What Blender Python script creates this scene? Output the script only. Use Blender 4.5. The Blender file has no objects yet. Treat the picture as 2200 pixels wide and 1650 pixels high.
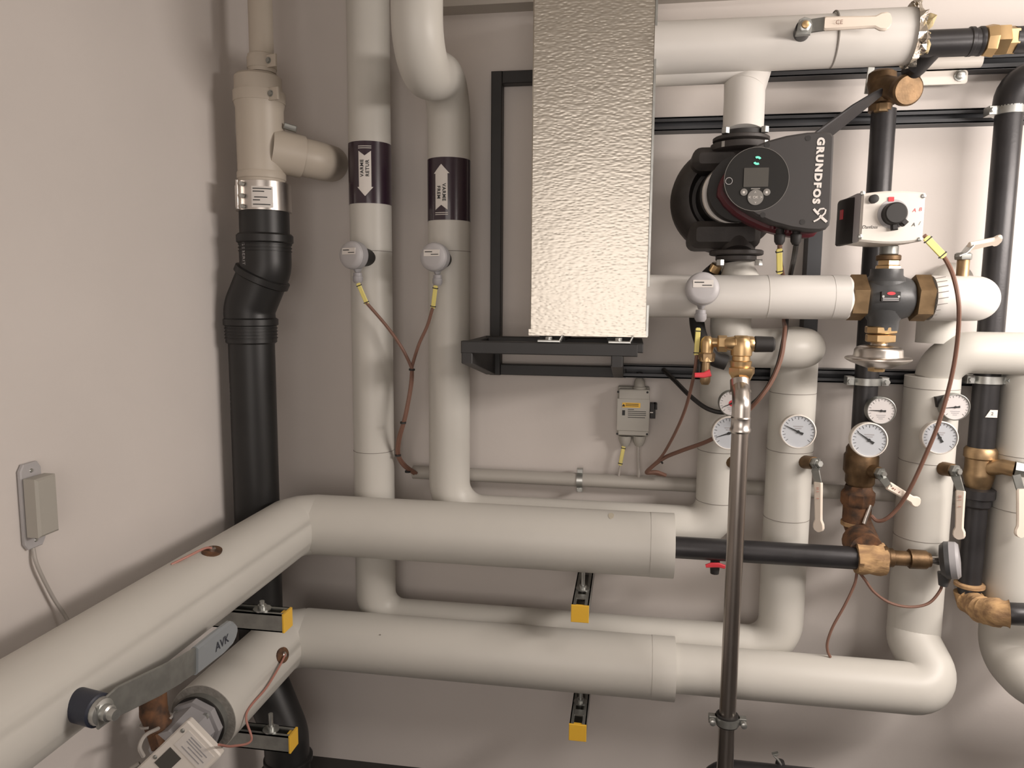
import bpy, bmesh, math, random
from mathutils import Vector as V, Matrix
random.seed(7)
PI = math.pi
sc = bpy.context.scene
COL = sc.collection

# ------------------------------------------------------------------ camera, light, exposure
FOC, CX, CY, DIST = 1580.0, 1100.0, 825.0, 2.0      # pixels of the 2200 x 1650 frame; metres from the back wall
AY = V((256, -184, FOC)).normalized()                # room axes in camera space (x right, y down, z forward)
AD = V((-100, 13000, FOC)).normalized(); AD = (AD - AY * AD.dot(AY)).normalized()
AX = AD.cross(AY)
if AX.x < 0: AX = -AX
CAM = V((0, -DIST, 0))
cam = bpy.data.cameras.new('camera'); camo = bpy.data.objects.new('camera', cam); COL.objects.link(camo)
cam.sensor_width = 36.0; cam.lens = FOC / 2200 * 36.0; cam.clip_start = 0.02
def c2w(c): return V((AX.dot(c), AY.dot(c), -AD.dot(c)))
r_, u_, b_ = c2w(V((1, 0, 0))), c2w(V((0, -1, 0))), c2w(V((0, 0, -1)))
camo.matrix_world = Matrix(((r_.x, u_.x, b_.x, CAM.x), (r_.y, u_.y, b_.y, CAM.y), (r_.z, u_.z, b_.z, CAM.z), (0, 0, 0, 1)))
sc.camera = camo
XW, ZF, ZC = -1.06, -1.412, 0.98                    # left wall, floor, ceiling

w = bpy.data.worlds.new('world'); sc.world = w; w.use_nodes = True
w.node_tree.nodes['Background'].inputs[0].default_value = (0.9, 0.85, 0.8, 1)
w.node_tree.nodes['Background'].inputs[1].default_value = 0.02
def area(name, loc, target, sx, sy, power, col):
    l = bpy.data.lights.new(name, 'AREA'); l.shape = 'RECTANGLE'; l.size = sx; l.size_y = sy; l.energy = power; l.color = col
    o = bpy.data.objects.new(name, l); COL.objects.link(o); o.location = loc
    o.rotation_euler = (V(target) - V(loc)).to_track_quat('-Z', 'Y').to_euler(); return o
area('wall_lamp', (1.6, -1.0, 0.3), (0.8, 0.0, -0.3), 1.2, 0.2, 29, (1.0, 0.915, 0.85))
area('ceiling_tube_lamp', (1.3, -1.0, 0.93), (1.3, -0.5, -0.7), 1.2, 0.2, 7, (1.0, 0.915, 0.85))
area('rear_fill_light', (0.0, -3.2, -0.1), (0.4, 0.0, -0.1), 1.5, 1.5, 16, (1.0, 0.915, 0.85))  # soft panel behind the camera, added as fill; no doorway there
vs = sc.view_settings
vs.view_transform = 'Standard'; vs.look = 'None'; vs.gamma = 1.0; vs.use_curve_mapping = False; vs.exposure = 0.2

# ------------------------------------------------------------------ pixel -> room helpers
def ray(px, py): return c2w(V((px - CX, py - CY, FOC)))
def P(px, py, d):                                    # the point seen at that pixel, d metres in front of the back wall
    r = ray(px, py); return r * ((DIST - d) / r.y) + CAM
def PX(px, py, X):                                   # the point seen there in the plane x = X
    r = ray(px, py); return r * (X / r.x) + CAM
def PZ(px, py, dep): return ray(px, py) * (dep / FOC) + CAM
def proj(p):
    q = V(p) - CAM; c = AX * q.x + AY * q.y - AD * q.z
    return CX + c.x / c.z * FOC, CY + c.y / c.z * FOC, c.z
def S(px, py, d): return proj(P(px, py, d))[2] / FOC
EX, EY, EZ = V((1, 0, 0)), V((0, 1, 0)), V((0, 0, 1))

# ------------------------------------------------------------------ materials
def mat(name, col, rough=0.5, metal=0.0, var=0.0, vscale=8.0, bump=0.0, bscale=200.0, spec=0.5, emit=None, col2=None, stretch=(1, 1, 1), coat=0.0):
    m = bpy.data.materials.new(name); m.use_nodes = True
    nt = m.node_tree; b = nt.nodes['Principled BSDF']
    b.inputs['Base Color'].default_value = (*col, 1); b.inputs['Roughness'].default_value = rough
    b.inputs['Metallic'].default_value = metal; b.inputs['Specular IOR Level'].default_value = spec
    b.inputs['Coat Weight'].default_value = coat
    if emit:
        b.inputs['Emission Color'].default_value = (*emit[0], 1); b.inputs['Emission Strength'].default_value = emit[1]
    tc = nt.nodes.new('ShaderNodeTexCoord'); mp = nt.nodes.new('ShaderNodeMapping')
    mp.inputs['Scale'].default_value = stretch
    nt.links.new(tc.outputs['Object'], mp.inputs[0])
    if var or col2:
        n = nt.nodes.new('ShaderNodeTexNoise'); n.inputs['Scale'].default_value = vscale; n.inputs['Detail'].default_value = 5
        nt.links.new(mp.outputs[0], n.inputs['Vector'])
        rp = nt.nodes.new('ShaderNodeValToRGB')
        c2 = col2 if col2 else tuple(max(0, c * (1 - var)) for c in col)
        rp.color_ramp.elements[0].position = 0.35; rp.color_ramp.elements[1].position = 0.65
        rp.color_ramp.elements[0].color = (*c2, 1); rp.color_ramp.elements[1].color = (*col, 1)
        nt.links.new(n.outputs['Fac'], rp.inputs[0]); nt.links.new(rp.outputs[0], b.inputs['Base Color'])
    if bump:
        n2 = nt.nodes.new('ShaderNodeTexNoise'); n2.inputs['Scale'].default_value = bscale; n2.inputs['Detail'].default_value = 3
        nt.links.new(mp.outputs[0], n2.inputs['Vector'])
        bp = nt.nodes.new('ShaderNodeBump'); bp.inputs['Strength'].default_value = bump; bp.inputs['Distance'].default_value = 0.002
        nt.links.new(n2.outputs['Fac'], bp.inputs['Height']); nt.links.new(bp.outputs[0], b.inputs['Normal'])
    return m

M_wall = mat('painted_wall', (0.70, 0.65, 0.615), 0.75, var=0.04, vscale=3, bump=0.15, bscale=60, spec=0.25)
M_ceil = mat('painted_ceiling', (0.50, 0.465, 0.42), 0.9, var=0.05, vscale=3)
M_floor = mat('dark_floor', (0.035, 0.032, 0.030), 0.5, var=0.3, vscale=6, bump=0.1)
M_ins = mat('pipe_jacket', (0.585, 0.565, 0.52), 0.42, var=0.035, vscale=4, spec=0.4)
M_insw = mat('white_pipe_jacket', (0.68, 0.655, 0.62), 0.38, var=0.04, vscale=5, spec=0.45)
M_seam = mat('jacket_seam', (0.22, 0.20, 0.18), 0.8)
M_cut = mat('cut_insulation', (0.30, 0.285, 0.26), 0.95, var=0.25, vscale=60, bump=0.5, bscale=180)
M_pvc = mat('cream_pvc', (0.52, 0.46, 0.385), 0.45, var=0.06, vscale=6)
M_blk = mat('black_plastic', (0.014, 0.0135, 0.0135), 0.42, var=0.2, vscale=12)
M_rub = mat('black_rubber', (0.020, 0.018, 0.017), 0.6)
M_steelb = mat('black_steel', (0.040, 0.038, 0.040), 0.38, 0.35, var=0.25, vscale=15, bump=0.08)
M_frame = mat('black_paint', (0.026, 0.025, 0.025), 0.5, var=0.15, vscale=20)
M_rail = mat('dark_strut', (0.060, 0.062, 0.068), 0.45, 0.2)
M_brass = mat('brass', (0.70, 0.49, 0.26), 0.36, 0.95, var=0.12, vscale=30)
M_brassd = mat('dull_brass', (0.43, 0.295, 0.165), 0.45, 0.9, var=0.35, vscale=30)
M_bronze = mat('aged_bronze', (0.20, 0.125, 0.065), 0.5, 0.7, var=0.45, vscale=35, bump=0.15)
M_rust = mat('rusty_iron', (0.20, 0.095, 0.045), 0.75, 0.3, vscale=40, col2=(0.055, 0.035, 0.025), bump=0.4, bscale=90)
M_hemp = mat('hemp_wrap', (0.52, 0.33, 0.16), 0.95, vscale=70, col2=(0.28, 0.17, 0.09), bump=1.0, bscale=120, stretch=(0.3, 1, 1))
M_inox = mat('stainless', (0.66, 0.62, 0.58), 0.30, 1.0, var=0.06, vscale=20)
M_inoxd = mat('dull_stainless', (0.42, 0.38, 0.35), 0.30, 1.0, var=0.1, vscale=12)
M_zinc = mat('zinc', (0.55, 0.56, 0.54), 0.36, 0.9, var=0.2, vscale=50)
M_galv = mat('galvanised', (0.34, 0.345, 0.325), 0.42, 0.75, var=0.2, vscale=40)
M_yel = mat('yellow_plastic', (0.80, 0.47, 0.045), 0.45)
M_tag = mat('yellow_tag', (0.74, 0.64, 0.20), 0.5)
M_red = mat('red_plastic', (0.60, 0.045, 0.06), 0.4)
M_dred = mat('dark_red_paint', (0.085, 0.012, 0.018), 0.4)
M_white = mat('white_plastic', (0.74, 0.69, 0.63), 0.4)
M_sleeve = mat('ivory_grip', (0.80, 0.70, 0.60), 0.45)
M_gry = mat('grey_plastic', (0.34, 0.33, 0.34), 0.45)
M_gryl = mat('light_grey_plastic', (0.44, 0.425, 0.43), 0.45)
M_boxg = mat('junction_grey', (0.40, 0.38, 0.34), 0.5)
M_label = mat('paper_label', (0.70, 0.66, 0.62), 0.55)
M_ink = mat('black_ink', (0.02, 0.02, 0.02), 0.6)
M_cond = mat('grey_conduit', (0.42, 0.395, 0.36), 0.5)
M_cab = mat('brown_cable', (0.20, 0.105, 0.075), 0.5)
M_cabb = mat('black_cable', (0.018, 0.016, 0.015), 0.5)
M_cabw = mat('pale_cable', (0.42, 0.39, 0.36), 0.5)
M_pink = mat('pink_cable', (0.42, 0.19, 0.15), 0.5)
M_pump = mat('pump_cover', (0.058, 0.054, 0.053), 0.5, 0.0, spec=0.3)
M_panel = mat('pump_panel', (0.020, 0.019, 0.018), 0.5, spec=0.2)
M_cast = mat('black_casting', (0.050, 0.043, 0.040), 0.55, 0.1, var=0.3, vscale=25, bump=0.25, bscale=90)
M_vgry = mat('valve_grey', (0.075, 0.076, 0.078), 0.42, 0.1, var=0.15, vscale=20, bump=0.1)
M_scr = mat('lcd', (0.085, 0.08, 0.072), 0.35, spec=0.2)
M_led = mat('green_led', (0.1, 0.6, 0.4), 0.4, emit=((0.25, 0.9, 0.6), 0.55))
M_btn = mat('button_grey', (0.20, 0.19, 0.175), 0.4)
M_purp = mat('purple_label', (0.032, 0.017, 0.027), 0.25, coat=0.3)
M_dial = mat('dial_face', (0.47, 0.49, 0.52), 0.35)
M_dialw = mat('white_dial_face', (0.60, 0.57, 0.56), 0.35)
M_glass = None
M_blue = mat('dark_blue_plastic', (0.022, 0.026, 0.042), 0.45)
M_bluegrip = mat('pale_blue_grip', (0.25, 0.27, 0.285), 0.4)
M_wool = mat('torn_wool', (0.55, 0.45, 0.26), 0.7, 0.2, vscale=45, col2=(0.26, 0.21, 0.13), bump=0.8, bscale=120)
M_tin = mat('crumpled_foil', (0.72, 0.66, 0.58), 0.25, 1.0, var=0.2, vscale=60, bump=0.8, bscale=90)

def foil_material():
    m = mat('embossed_aluminium', (0.66, 0.62, 0.55), 0.36, 1.0)
    nt = m.node_tree; b = nt.nodes['Principled BSDF']
    tc = nt.nodes.new('ShaderNodeTexCoord'); mp = nt.nodes.new('ShaderNodeMapping'); mp.inputs['Scale'].default_value = (95, 95, 230)
    nt.links.new(tc.outputs['Object'], mp.inputs[0])
    vo = nt.nodes.new('ShaderNodeTexVoronoi'); vo.feature = 'SMOOTH_F1'; vo.inputs['Scale'].default_value = 1.0; vo.inputs['Randomness'].default_value = 0.9
    nt.links.new(mp.outputs[0], vo.inputs['Vector'])
    no = nt.nodes.new('ShaderNodeTexNoise'); no.inputs['Scale'].default_value = 9; no.inputs['Detail'].default_value = 2
    nt.links.new(tc.outputs['Object'], no.inputs['Vector'])
    ad = nt.nodes.new('ShaderNodeMath'); ad.operation = 'MULTIPLY_ADD'; ad.inputs[1].default_value = 1.6
    nt.links.new(no.outputs['Fac'], ad.inputs[0]); nt.links.new(vo.outputs['Distance'], ad.inputs[2])
    bp = nt.nodes.new('ShaderNodeBump'); bp.inputs['Strength'].default_value = 0.30; bp.inputs['Distance'].default_value = 0.0022
    nt.links.new(ad.outputs[0], bp.inputs['Height']); nt.links.new(bp.outputs[0], b.inputs['Normal'])
    return m
M_foil = foil_material()

# ------------------------------------------------------------------ mesh builder
def frame_from(n, up=EZ):
    n = n.normalized()
    if abs(n.dot(up)) > 0.98: up = EX
    u = up.cross(n).normalized(); return u, n.cross(u), n
def fillet(pts, rad, n=8):
    pts = [V(p) for p in pts]; out = [pts[0]]
    rads = rad if isinstance(rad, (list, tuple)) else [rad] * len(pts)
    for i in range(1, len(pts) - 1):
        a, b, c = pts[i - 1], pts[i], pts[i + 1]
        d1, d2 = (a - b).normalized(), (c - b).normalized()
        ang = d1.angle(d2)
        if ang > 3.1 or rads[i] <= 0: out.append(b); continue
        t = min(rads[i] / math.tan(ang / 2), 0.49 * (a - b).length if i > 1 else 0.98 * (a - b).length, 0.49 * (c - b).length if i < len(pts) - 2 else 0.98 * (c - b).length)
        R = t * math.tan(ang / 2); cen = b + (d1 + d2).normalized() * (R / math.sin(ang / 2))
        s, e = b + d1 * t - cen, b + d2 * t - cen
        tot = s.angle(e)
        for k in range(n + 1):
            f = k / n
            out.append(cen + (s * math.sin((1 - f) * tot) + e * math.sin(f * tot)) / math.sin(tot) if tot > 1e-3 else cen + s)
    out.append(pts[-1]); return out
def catmull(pts, n=8):
    pts = [V(p) for p in pts]; q = [pts[0] * 2 - pts[1]] + pts + [pts[-1] * 2 - pts[-2]]; out = []
    for i in range(1, len(q) - 2):
        p0, p1, p2, p3 = q[i - 1:i + 3]
        for k in range(n):
            t = k / n
            out.append(0.5 * ((2 * p1) + (p2 - p0) * t + (2 * p0 - 5 * p1 + 4 * p2 - p3) * t * t + (3 * p1 - p0 - 3 * p2 + p3) * t ** 3))
    out.append(pts[-1]); return out

class MB:
    def __init__(s): s.v = []; s.f = []
    def add(s, vs, fs):
        o = len(s.v); s.v += [V(p) for p in vs]; s.f += [[i + o for i in f] for f in fs]
    def rings(s, rings, caps=True, closed=True):
        n = len(rings[0]); vs = [p for r in rings for p in r]; fs = []
        for i in range(len(rings) - 1):
            for j in range(n if closed else n - 1):
                fs.append([i * n + j, i * n + (j + 1) % n, (i + 1) * n + (j + 1) % n, (i + 1) * n + j])
        if caps and closed:
            fs.append(list(range(n))[::-1]); fs.append([(len(rings) - 1) * n + j for j in range(n)])
        s.add(vs, fs)
    def tube(s, pts, r, seg=24, bend=0.0, caps=True, nb=8):
        pts = fillet(pts, bend, nb) if bend else [V(p) for p in pts]
        if not isinstance(r, (list, tuple)): r = [r] * len(pts)
        if len(r) != len(pts):
            m_ = len(r) - 1; r = [r[min(int(i * m_ / (len(pts) - 1)), m_ - 1)] * (1 - (i * m_ / (len(pts) - 1) - min(int(i * m_ / (len(pts) - 1)), m_ - 1))) + r[min(int(i * m_ / (len(pts) - 1)), m_ - 1) + 1] * (i * m_ / (len(pts) - 1) - min(int(i * m_ / (len(pts) - 1)), m_ - 1)) for i in range(len(pts))]
        t0 = (pts[1] - pts[0]).normalized(); u, v, _ = frame_from(t0); rings = []
        for i, p in enumerate(pts):
            t = ((pts[min(i + 1, len(pts) - 1)] - p).normalized() + (p - pts[max(i - 1, 0)]).normalized()).normalized()
            u = (u - t * u.dot(t)).normalized(); v = t.cross(u)
            rings.append([p + (u * math.cos(2 * PI * k / seg) + v * math.sin(2 * PI * k / seg)) * r[i] for k in range(seg)])
        s.rings(rings, caps)
    def lathe(s, o, n, prof, seg=32, rot=0.0, caps=True, up=EZ, sx=1.0, sy=1.0):
        u, v, n = frame_from(V(n), up); o = V(o)
        s.rings([[o + n * t + (u * sx * math.cos(2 * PI * k / seg + rot) + v * sy * math.sin(2 * PI * k / seg + rot)) * max(r, 1e-5) for k in range(seg)] for t, r in prof], caps)
    def prism(s, poly, o, u, v, w, c0, c1, ch=0.0):
        o, u, v, w = V(o), V(u), V(v), V(w); n = len(poly); p2 = [V((a, b, 0)) for a, b in poly]
        ar = sum(p2[i].x * p2[(i + 1) % n].y - p2[(i + 1) % n].x * p2[i].y for i in range(n))
        sg = 1 if ar > 0 else -1; ins = []
        for i in range(n):
            e1 = (p2[i] - p2[i - 1]).normalized(); e2 = (p2[(i + 1) % n] - p2[i]).normalized()
            n1, n2 = V((-e1.y, e1.x, 0)) * sg, V((-e2.y, e2.x, 0)) * sg
            m = n1 + n2; m = m / max(m.length_squared / 2, 0.3); ins.append(p2[i] + m * ch)
        L = lambda q, c: o + u * q.x + v * q.y + w * c
        if ch: rg = [[L(q, c0) for q in ins], [L(q, c0 + (ch if c1 > c0 else -ch)) for q in p2], [L(q, c1 - (ch if c1 > c0 else -ch)) for q in p2], [L(q, c1) for q in ins]]
        else: rg = [[L(q, c0) for q in p2], [L(q, c1) for q in p2]]
        s.rings(rg)
    def box(s, o, u, v, w, a0, a1, b0, b1, c0, c1, ch=0.0, rr=0.0):
        s.prism(rrect(a0, a1, b0, b1, rr) if rr else [(a0, b0), (a1, b0), (a1, b1), (a0, b1)], o, u, v, w, c0, c1, ch)
    def wbox(s, a, b, ch=0.0):                        # axis-aligned between two world corners
        a, b = V(a), V(b); lo = V((min(a.x, b.x), min(a.y, b.y), min(a.z, b.z))); hi = V((max(a.x, b.x), max(a.y, b.y), max(a.z, b.z)))
        s.prism([(lo.x, lo.z), (hi.x, lo.z), (hi.x, hi.z), (lo.x, hi.z)], (0, 0, 0), EX, EZ, EY, lo.y, hi.y, ch)
    def strip(s, pts, wid, th, wd):                   # a flat bar along pts, width along wd
        pts = [V(p) for p in pts]; rg = []
        for i, p in enumerate(pts):
            t = ((pts[min(i + 1, len(pts) - 1)] - pts[max(i - 1, 0)])).normalized()
            wv = (V(wd) - t * V(wd).dot(t)).normalized(); nv = t.cross(wv)
            h = (wid[i] if isinstance(wid, (list, tuple)) else wid) / 2
            e = min(th * 0.3, h * 0.4)
            rg.append([p + wv * a + nv * b for a, b in ((-h, -th / 2 + e), (-h + e, -th / 2), (h - e, -th / 2), (h, -th / 2 + e), (h, th / 2 - e), (h - e, th / 2), (-h + e, th / 2), (-h, th / 2 - e))])
        s.rings(rg)
    def vl(s, x, y, d, prof, seg=32, rot=0.0, sx=1, sy=1):   # vertical turned shape: profile [(pixel y, half width in pixels)]
        o = P(x, y, d)
        pr = [(P(x, yy, d).z, hw * S(x, yy, d)) for yy, hw in prof]
        s.lathe((o.x, o.y, 0), EZ, pr, seg, rot, up=EY, sx=sx, sy=sy)
    def hl(s, x, y, d, prof, seg=32, rot=0.0):               # horizontal turned shape along the wall: [(pixel x, half width)]
        o = P(x, y, d); pr = [(P(xx, y, d).x, hw * S(xx, y, d)) for xx, hw in prof]
        s.lathe((0, o.y, o.z), EX, pr, seg, rot)
    def build(s, name, m, parent=None, loc=None, ang=38, smooth=True):
        base = world_of(parent) if parent else V(loc if loc is not None else s.v[0])
        me = bpy.data.meshes.new(name)
        me.from_pydata([tuple(p - base) for p in s.v], [], s.f)
        bm = bmesh.new(); bm.from_mesh(me); bmesh.ops.recalc_face_normals(bm, faces=bm.faces); bm.to_mesh(me); bm.free()
        if smooth:
            me.polygons.foreach_set('use_smooth', [True] * len(me.polygons)); me.set_sharp_from_angle(angle=math.radians(ang))
        me.materials.append(m)
        o = bpy.data.objects.new(name, me); COL.objects.link(o)
        if parent: o.parent = parent; WLOC[o.name] = base
        else: o.location = base; WLOC[o.name] = base
        return o
WLOC = {}
def world_of(o): return WLOC[o.name]
def rrect(a0, a1, b0, b1, r, n=4):
    out = []
    for cx, cy, st in ((a1 - r, b0 + r, -90), (a1 - r, b1 - r, 0), (a0 + r, b1 - r, 90), (a0 + r, b0 + r, 180)):
        for k in range(n + 1):
            a = math.radians(st + 90 * k / n); out.append((cx + r * math.cos(a), cy + r * math.sin(a)))
    return out
def tag(o, label, cat, group=None):
    o['label'] = label; o['category'] = cat
    if group: o['group'] = group
    return o
def thing(name, label, cat, loc, group=None):
    o = bpy.data.objects.new(name, None); COL.objects.link(o); o.location = loc; o.empty_display_size = 0.05
    WLOC[o.name] = V(loc); return tag(o, label, cat, group)
def text(parent, name, body, size, o, u, v, m, align='CENTER', shear=0.0, ext=0.0004, wrap=None, bold=0.0, space=1.0, fit=0.0):
    cu = bpy.data.curves.new(name, 'FONT'); cu.body = body; cu.size = size; cu.align_x = align; cu.align_y = 'CENTER'
    cu.shear = shear; cu.offset = bold; cu.space_character = space; cu.resolution_u = 3
    t = bpy.data.objects.new(name, cu); COL.objects.link(t)
    me = bpy.data.meshes.new_from_object(t.evaluated_get(bpy.context.evaluated_depsgraph_get()))
    bpy.data.objects.remove(t); bpy.data.curves.remove(cu)
    u, v = V(u).normalized(), V(v).normalized(); nn = u.cross(v); base = world_of(parent)
    xs_l = [q.co.x for q in me.vertices]; fx = fit / (max(xs_l) - min(xs_l)) if fit else 1.0; x_m = (max(xs_l) + min(xs_l)) / 2 if fit else 0.0
    for q in me.vertices:
        p = V(o) + u * ((q.co.x - x_m) * fx) + v * q.co.y + nn * ext
        q.co = (wrap(p) if wrap else p) - base
    me.materials.clear(); me.materials.append(m); me.name = name
    ob = bpy.data.objects.new(name, me); COL.objects.link(ob); ob.parent = parent; WLOC[ob.name] = base
    return ob
def seam(parent, p, n, r, wdt=0.0010, m=None):
    mb = MB(); mb.lathe(p, n, [(-wdt, r - 0.002), (-wdt * 0.6, r + 0.0006), (wdt * 0.6, r + 0.0006), (wdt, r - 0.002)], 40, caps=False)
    return mb.build('seam', m or M_seam, parent)
def pipe(name, label, cat, pts, r, m, bend=0.0, seams=(), seg=40, group=None, nb=10):
    mb = MB(); mb.tube(pts, r, seg, bend, nb=nb); o = mb.build(name, m, loc=pts[0]); tag(o, label, cat, group)
    for p, n in seams: seam(o, p, n, r)
    return o
def cable(name, label, px, r, m, group=None, parent=None, cat='cable'):
    mb = MB(); mb.tube(catmull([P(*q) for q in px], 7), r, 8)
    if parent: return mb.build(name, m, parent)
    o = mb.build(name, m, loc=P(*px[0])); return tag(o, label, cat, group)
def struct(name, mb, m):
    o = mb.build(name, m, loc=(0, 0, 0), smooth=False); o['kind'] = 'structure'; return o

# ------------------------------------------------------------------ the room
XR, YF = 2.5, -3.4
def slab(name, a, b, m):
    mb = MB(); mb.wbox(a, b); return struct(name, mb, m)
slab('floor', (XW - .1, YF - .1, ZF - .1), (XR + .1, .1, ZF), M_floor)
slab('ceiling', (XW - .1, YF - .1, ZC), (XR + .1, .1, ZC + .1), M_ceil)
slab('wall_back', (XW - .1, 0, ZF), (XR + .1, .1, ZC), M_wall)
slab('wall_left', (XW - .1, YF, ZF), (XW, 0, ZC), M_wall)
slab('wall_right', (XR, YF, ZF), (XR + .1, 0, ZC), M_wall)
slab('trim_1', (-.545, -.06, .742), (XR, 0, ZC), M_ceil)      # beam along the back wall top, added to shade the strip below it
slab('wall_front', (XW - .1, YF - .1, ZF), (XR + .1, YF, ZC), M_wall)

# ------------------------------------------------------------------ insulated pipe runs
def zz(px, py, d): return P(px, py, d).z
def xx(px, py, d): return P(px, py, d).x
RP = 0.055
# left riser with its low run behind the thick pipes
x1 = xx(797, 500, .1); zlow = zz(860, 1290, .1) - RP + .002
x2 = xx(1695, 1000, .1)
p1 = pipe('insulated_pipe', 'insulated white riser nearest the black drain stack, with the down arrow', 'pipe',
          [(x1, -.1, ZC), (x1, -.1, zlow), (x2 - .10, -.1, zlow)], RP, M_ins, .075,
          [((x1, -.1, zz(812, 966, .1)), EZ), ((x1, -.1, zz(800, 541, .1)), EZ)])
# second riser: comes down in front, jogs back to the wall, drops, runs right behind the thick upper pipe
xa = xx(896, 60, .42); xb = xx(965, 500, .1); zj1 = zz(896, 158, .42); zj2 = zz(960, 165, .1)
zmid = zz(1000, 1063, .1) - RP
xv1 = xx(1545, 1000, .1)
p2 = pipe('insulated_pipe', 'insulated white riser with the up arrow, bent forward at its top', 'pipe',
          [(xa, -.42, ZC), (xa, -.42, zj1), (xb, -.1, zj2), (xb, -.1, zmid), (xv1 - .08, -.1, zmid)], RP, M_ins, .09,
          [((xb, -.1, zz(960, 541, .1)), EZ)])
# H: the fat short pipe under the pump
zH = zz(1650, 748, .18); RH = 0.047
xp = xx(1594, 300, .24)
# V1
pipe('insulated_pipe', 'insulated riser right behind the slim bare steel pipe', 'pipe',
     [(xv1 - .10, -.1, zmid), (xv1, -.1, zmid), (xv1, -.1, zH - .02)], RP, M_ins, .075,
     [((xv1, -.1, zmid + .077), EZ), ((xv1, -.1, zz(1545, 965, .1)), EZ)])
# V2
pipe('insulated_pipe', 'insulated riser with a single thermometer and a hanging lever, second from the slim steel pipe', 'pipe',
     [(x2 - .12, -.1, zlow), (x2, -.1, zlow), (x2, -.1, zH - .02)], RP, M_ins, .08,
     [((x2, -.1, zz(1695, 1110, .1)), EZ), ((x2, -.1, zz(1695, 965, .1)), EZ), ((x2, -.1, zz(1695, 842, .1)), EZ)])
xh2 = xx(1738, 748, .18)
pipe('insulated_pipe', 'short fat grey pipe under the pump with a rounded end behind the brass safety valve', 'pipe',
     [(xp, -.18, zz(1590, 590, .2) + .03), (xp, -.18, zH), (xh2, -.18, zH), (xh2, -.02, zH)], RH, M_ins, .05)
# lower thin continuation and V3
RE = 0.060
pe = [P(1440, 1434, .2), P(2006, 1474, .2)]
zE = pe[0].z; pe[1].z = zE; xe = pe[1].x; pe[0].z = zE
x3 = xx(1978, 1150, .1)
pipe('insulated_pipe', 'white pipe low on the right, from the thick lower pipe to a rising elbow', 'pipe',
     [pe[0], pe[1] + V((.012, 0, 0)), (x3 - .005, -.11, zE + .085), (x3, -.1, zz(1965, 1350, .1))], RE, M_ins, .05)
p3 = pipe('insulated_pipe', 'insulated riser between the two bare black pipes, two gauges on its face', 'pipe',
     [(x3, -.1, zz(1962, 1360, .1)), (x3, -.1, zz(1995, 808, .1))], .0605, M_ins, 0,
     [((x3, -.1, zz(1978, 1150, .1)), EZ), ((x3, -.1, zz(1985, 988, .1)), EZ), ((x3, -.1, zz(1990, 832, .1)), EZ)])
zR2 = zz(2100, 760, .17)
pipe('insulated_pipe', 'grey pipe leaving the frame at right below the white elbowed pipe', 'pipe',
     [(x3 + .01, -.1, zz(1995, 815, .1)), (x3 + .01, -.13, zR2), (1.5, -.17, zR2)], .049, M_ins, .06, [((x3 + .01, -.105, zz(1995, 806, .1)), EZ)])
pipe('insulated_pipe', 'stub of grey pipe rising behind the white elbowed pipe at right', 'pipe',
     [(x3 + .003, -.1, zR2 + .02), (x3 + .003, -.1, zz(1990, 640, .1)), (x3 + .06, -.02, zz(1990, 600, .1))], .046, M_ins, .04)
x4 = xx(2196, 1000, .1)
pipe('insulated_pipe', 'insulated riser cut by the right edge of the photo, with a lever before it', 'pipe',
     [(x4, -.1, zR2), (x4, -.1, zz(2170, 1405, .1)), P(2235, 1480, .22), P(2500, 1500, .22)], .060, M_ins, .06,
     [((x4, -.1, zz(2190, 975, .1)), EZ), ((x4, -.1, zz(2185, 1090, .1)), EZ)])

# thick pipes along the left wall and the back wall
RB = 0.079
XU, ZU, XL, ZL = -0.868, -0.606, -0.905, -0.926
def mitre_run(name, label, Xr, Zr, r, yend, px_end, zend):
    root = thing(name, label, 'pipe', (Xr, -.2, Zr))
    xe_ = px_end
    # side run + elbow + back run: two sleeves meeting in a faceted bend
    mb = MB(); mb.tube([(Xr, yend, Zr), (Xr, -.255, Zr), (Xr + .018, -.218, Zr), (Xr + .055, -.2, Zr)], r, 48); mb.build('side_sleeve', M_ins, root, ang=60)
    mb = MB(); mb.tube([(Xr + .05, -.2, Zr), (xe_ - .055, -.2, zend - (zend - Zr) * .05)], r * .997, 48); mb.build('wall_sleeve', M_ins, root)
    mb = MB(); mb.tube([(xe_ - .057, -.2, zend), (xe_, -.2, zend)], r * 1.006, 48); mb.build('end_sleeve', M_ins, root)
    return root
uend = xx(1447, 1172, .2); lend = xx(1449, 1435, .2)
upr = mitre_run('thick_insulated_pipe', 'upper thick white pipe turning the corner from left wall to back wall', XU, ZU, RB, -2.6, uend, ZU)
def solveY(X, Z, px):
    a, b = -1.6, -.1
    for _ in range(50):
        m_ = (a + b) / 2
        if proj((X, m_, Z))[0] < px: a = m_
        else: b = m_
    return a
YL = solveY(XL, ZL + .075, 434)
lwr = mitre_run('thick_insulated_pipe', 'lower thick white pipe turning the corner, cut off beside the meter box', XL, ZL, .0775, YL, lend, ZL)
M_stain = mat('yellow_stain', (0.55, 0.50, 0.40), 0.5, var=0.1, vscale=60)
def stain(parent, name, m, px, py, Zc, r, hw, hh):
    a0 = P(px, py, .2 + r * .8); X0 = a0.x; an = math.asin(max(-.95, min(.95, (a0.z - Zc) / r)))
    mb = MB(); rg = []
    for k in range(7):
        a = an + hh * (k / 3 - 1); wv = hw * math.sqrt(max(.05, 1 - (k / 3 - 1) ** 2))
        rg.append([V((X0 + wv * (i_ - 1), -.2 - (r + .0006) * math.cos(a), Zc + (r + .0006) * math.sin(a))) for i_ in range(3)])
    mb.rings(rg, caps=False, closed=False); mb.build(name, m, parent)
stain(upr, 'stain', M_stain, 1312, 1115, ZU, RB * .998, .007, .16)
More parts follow.
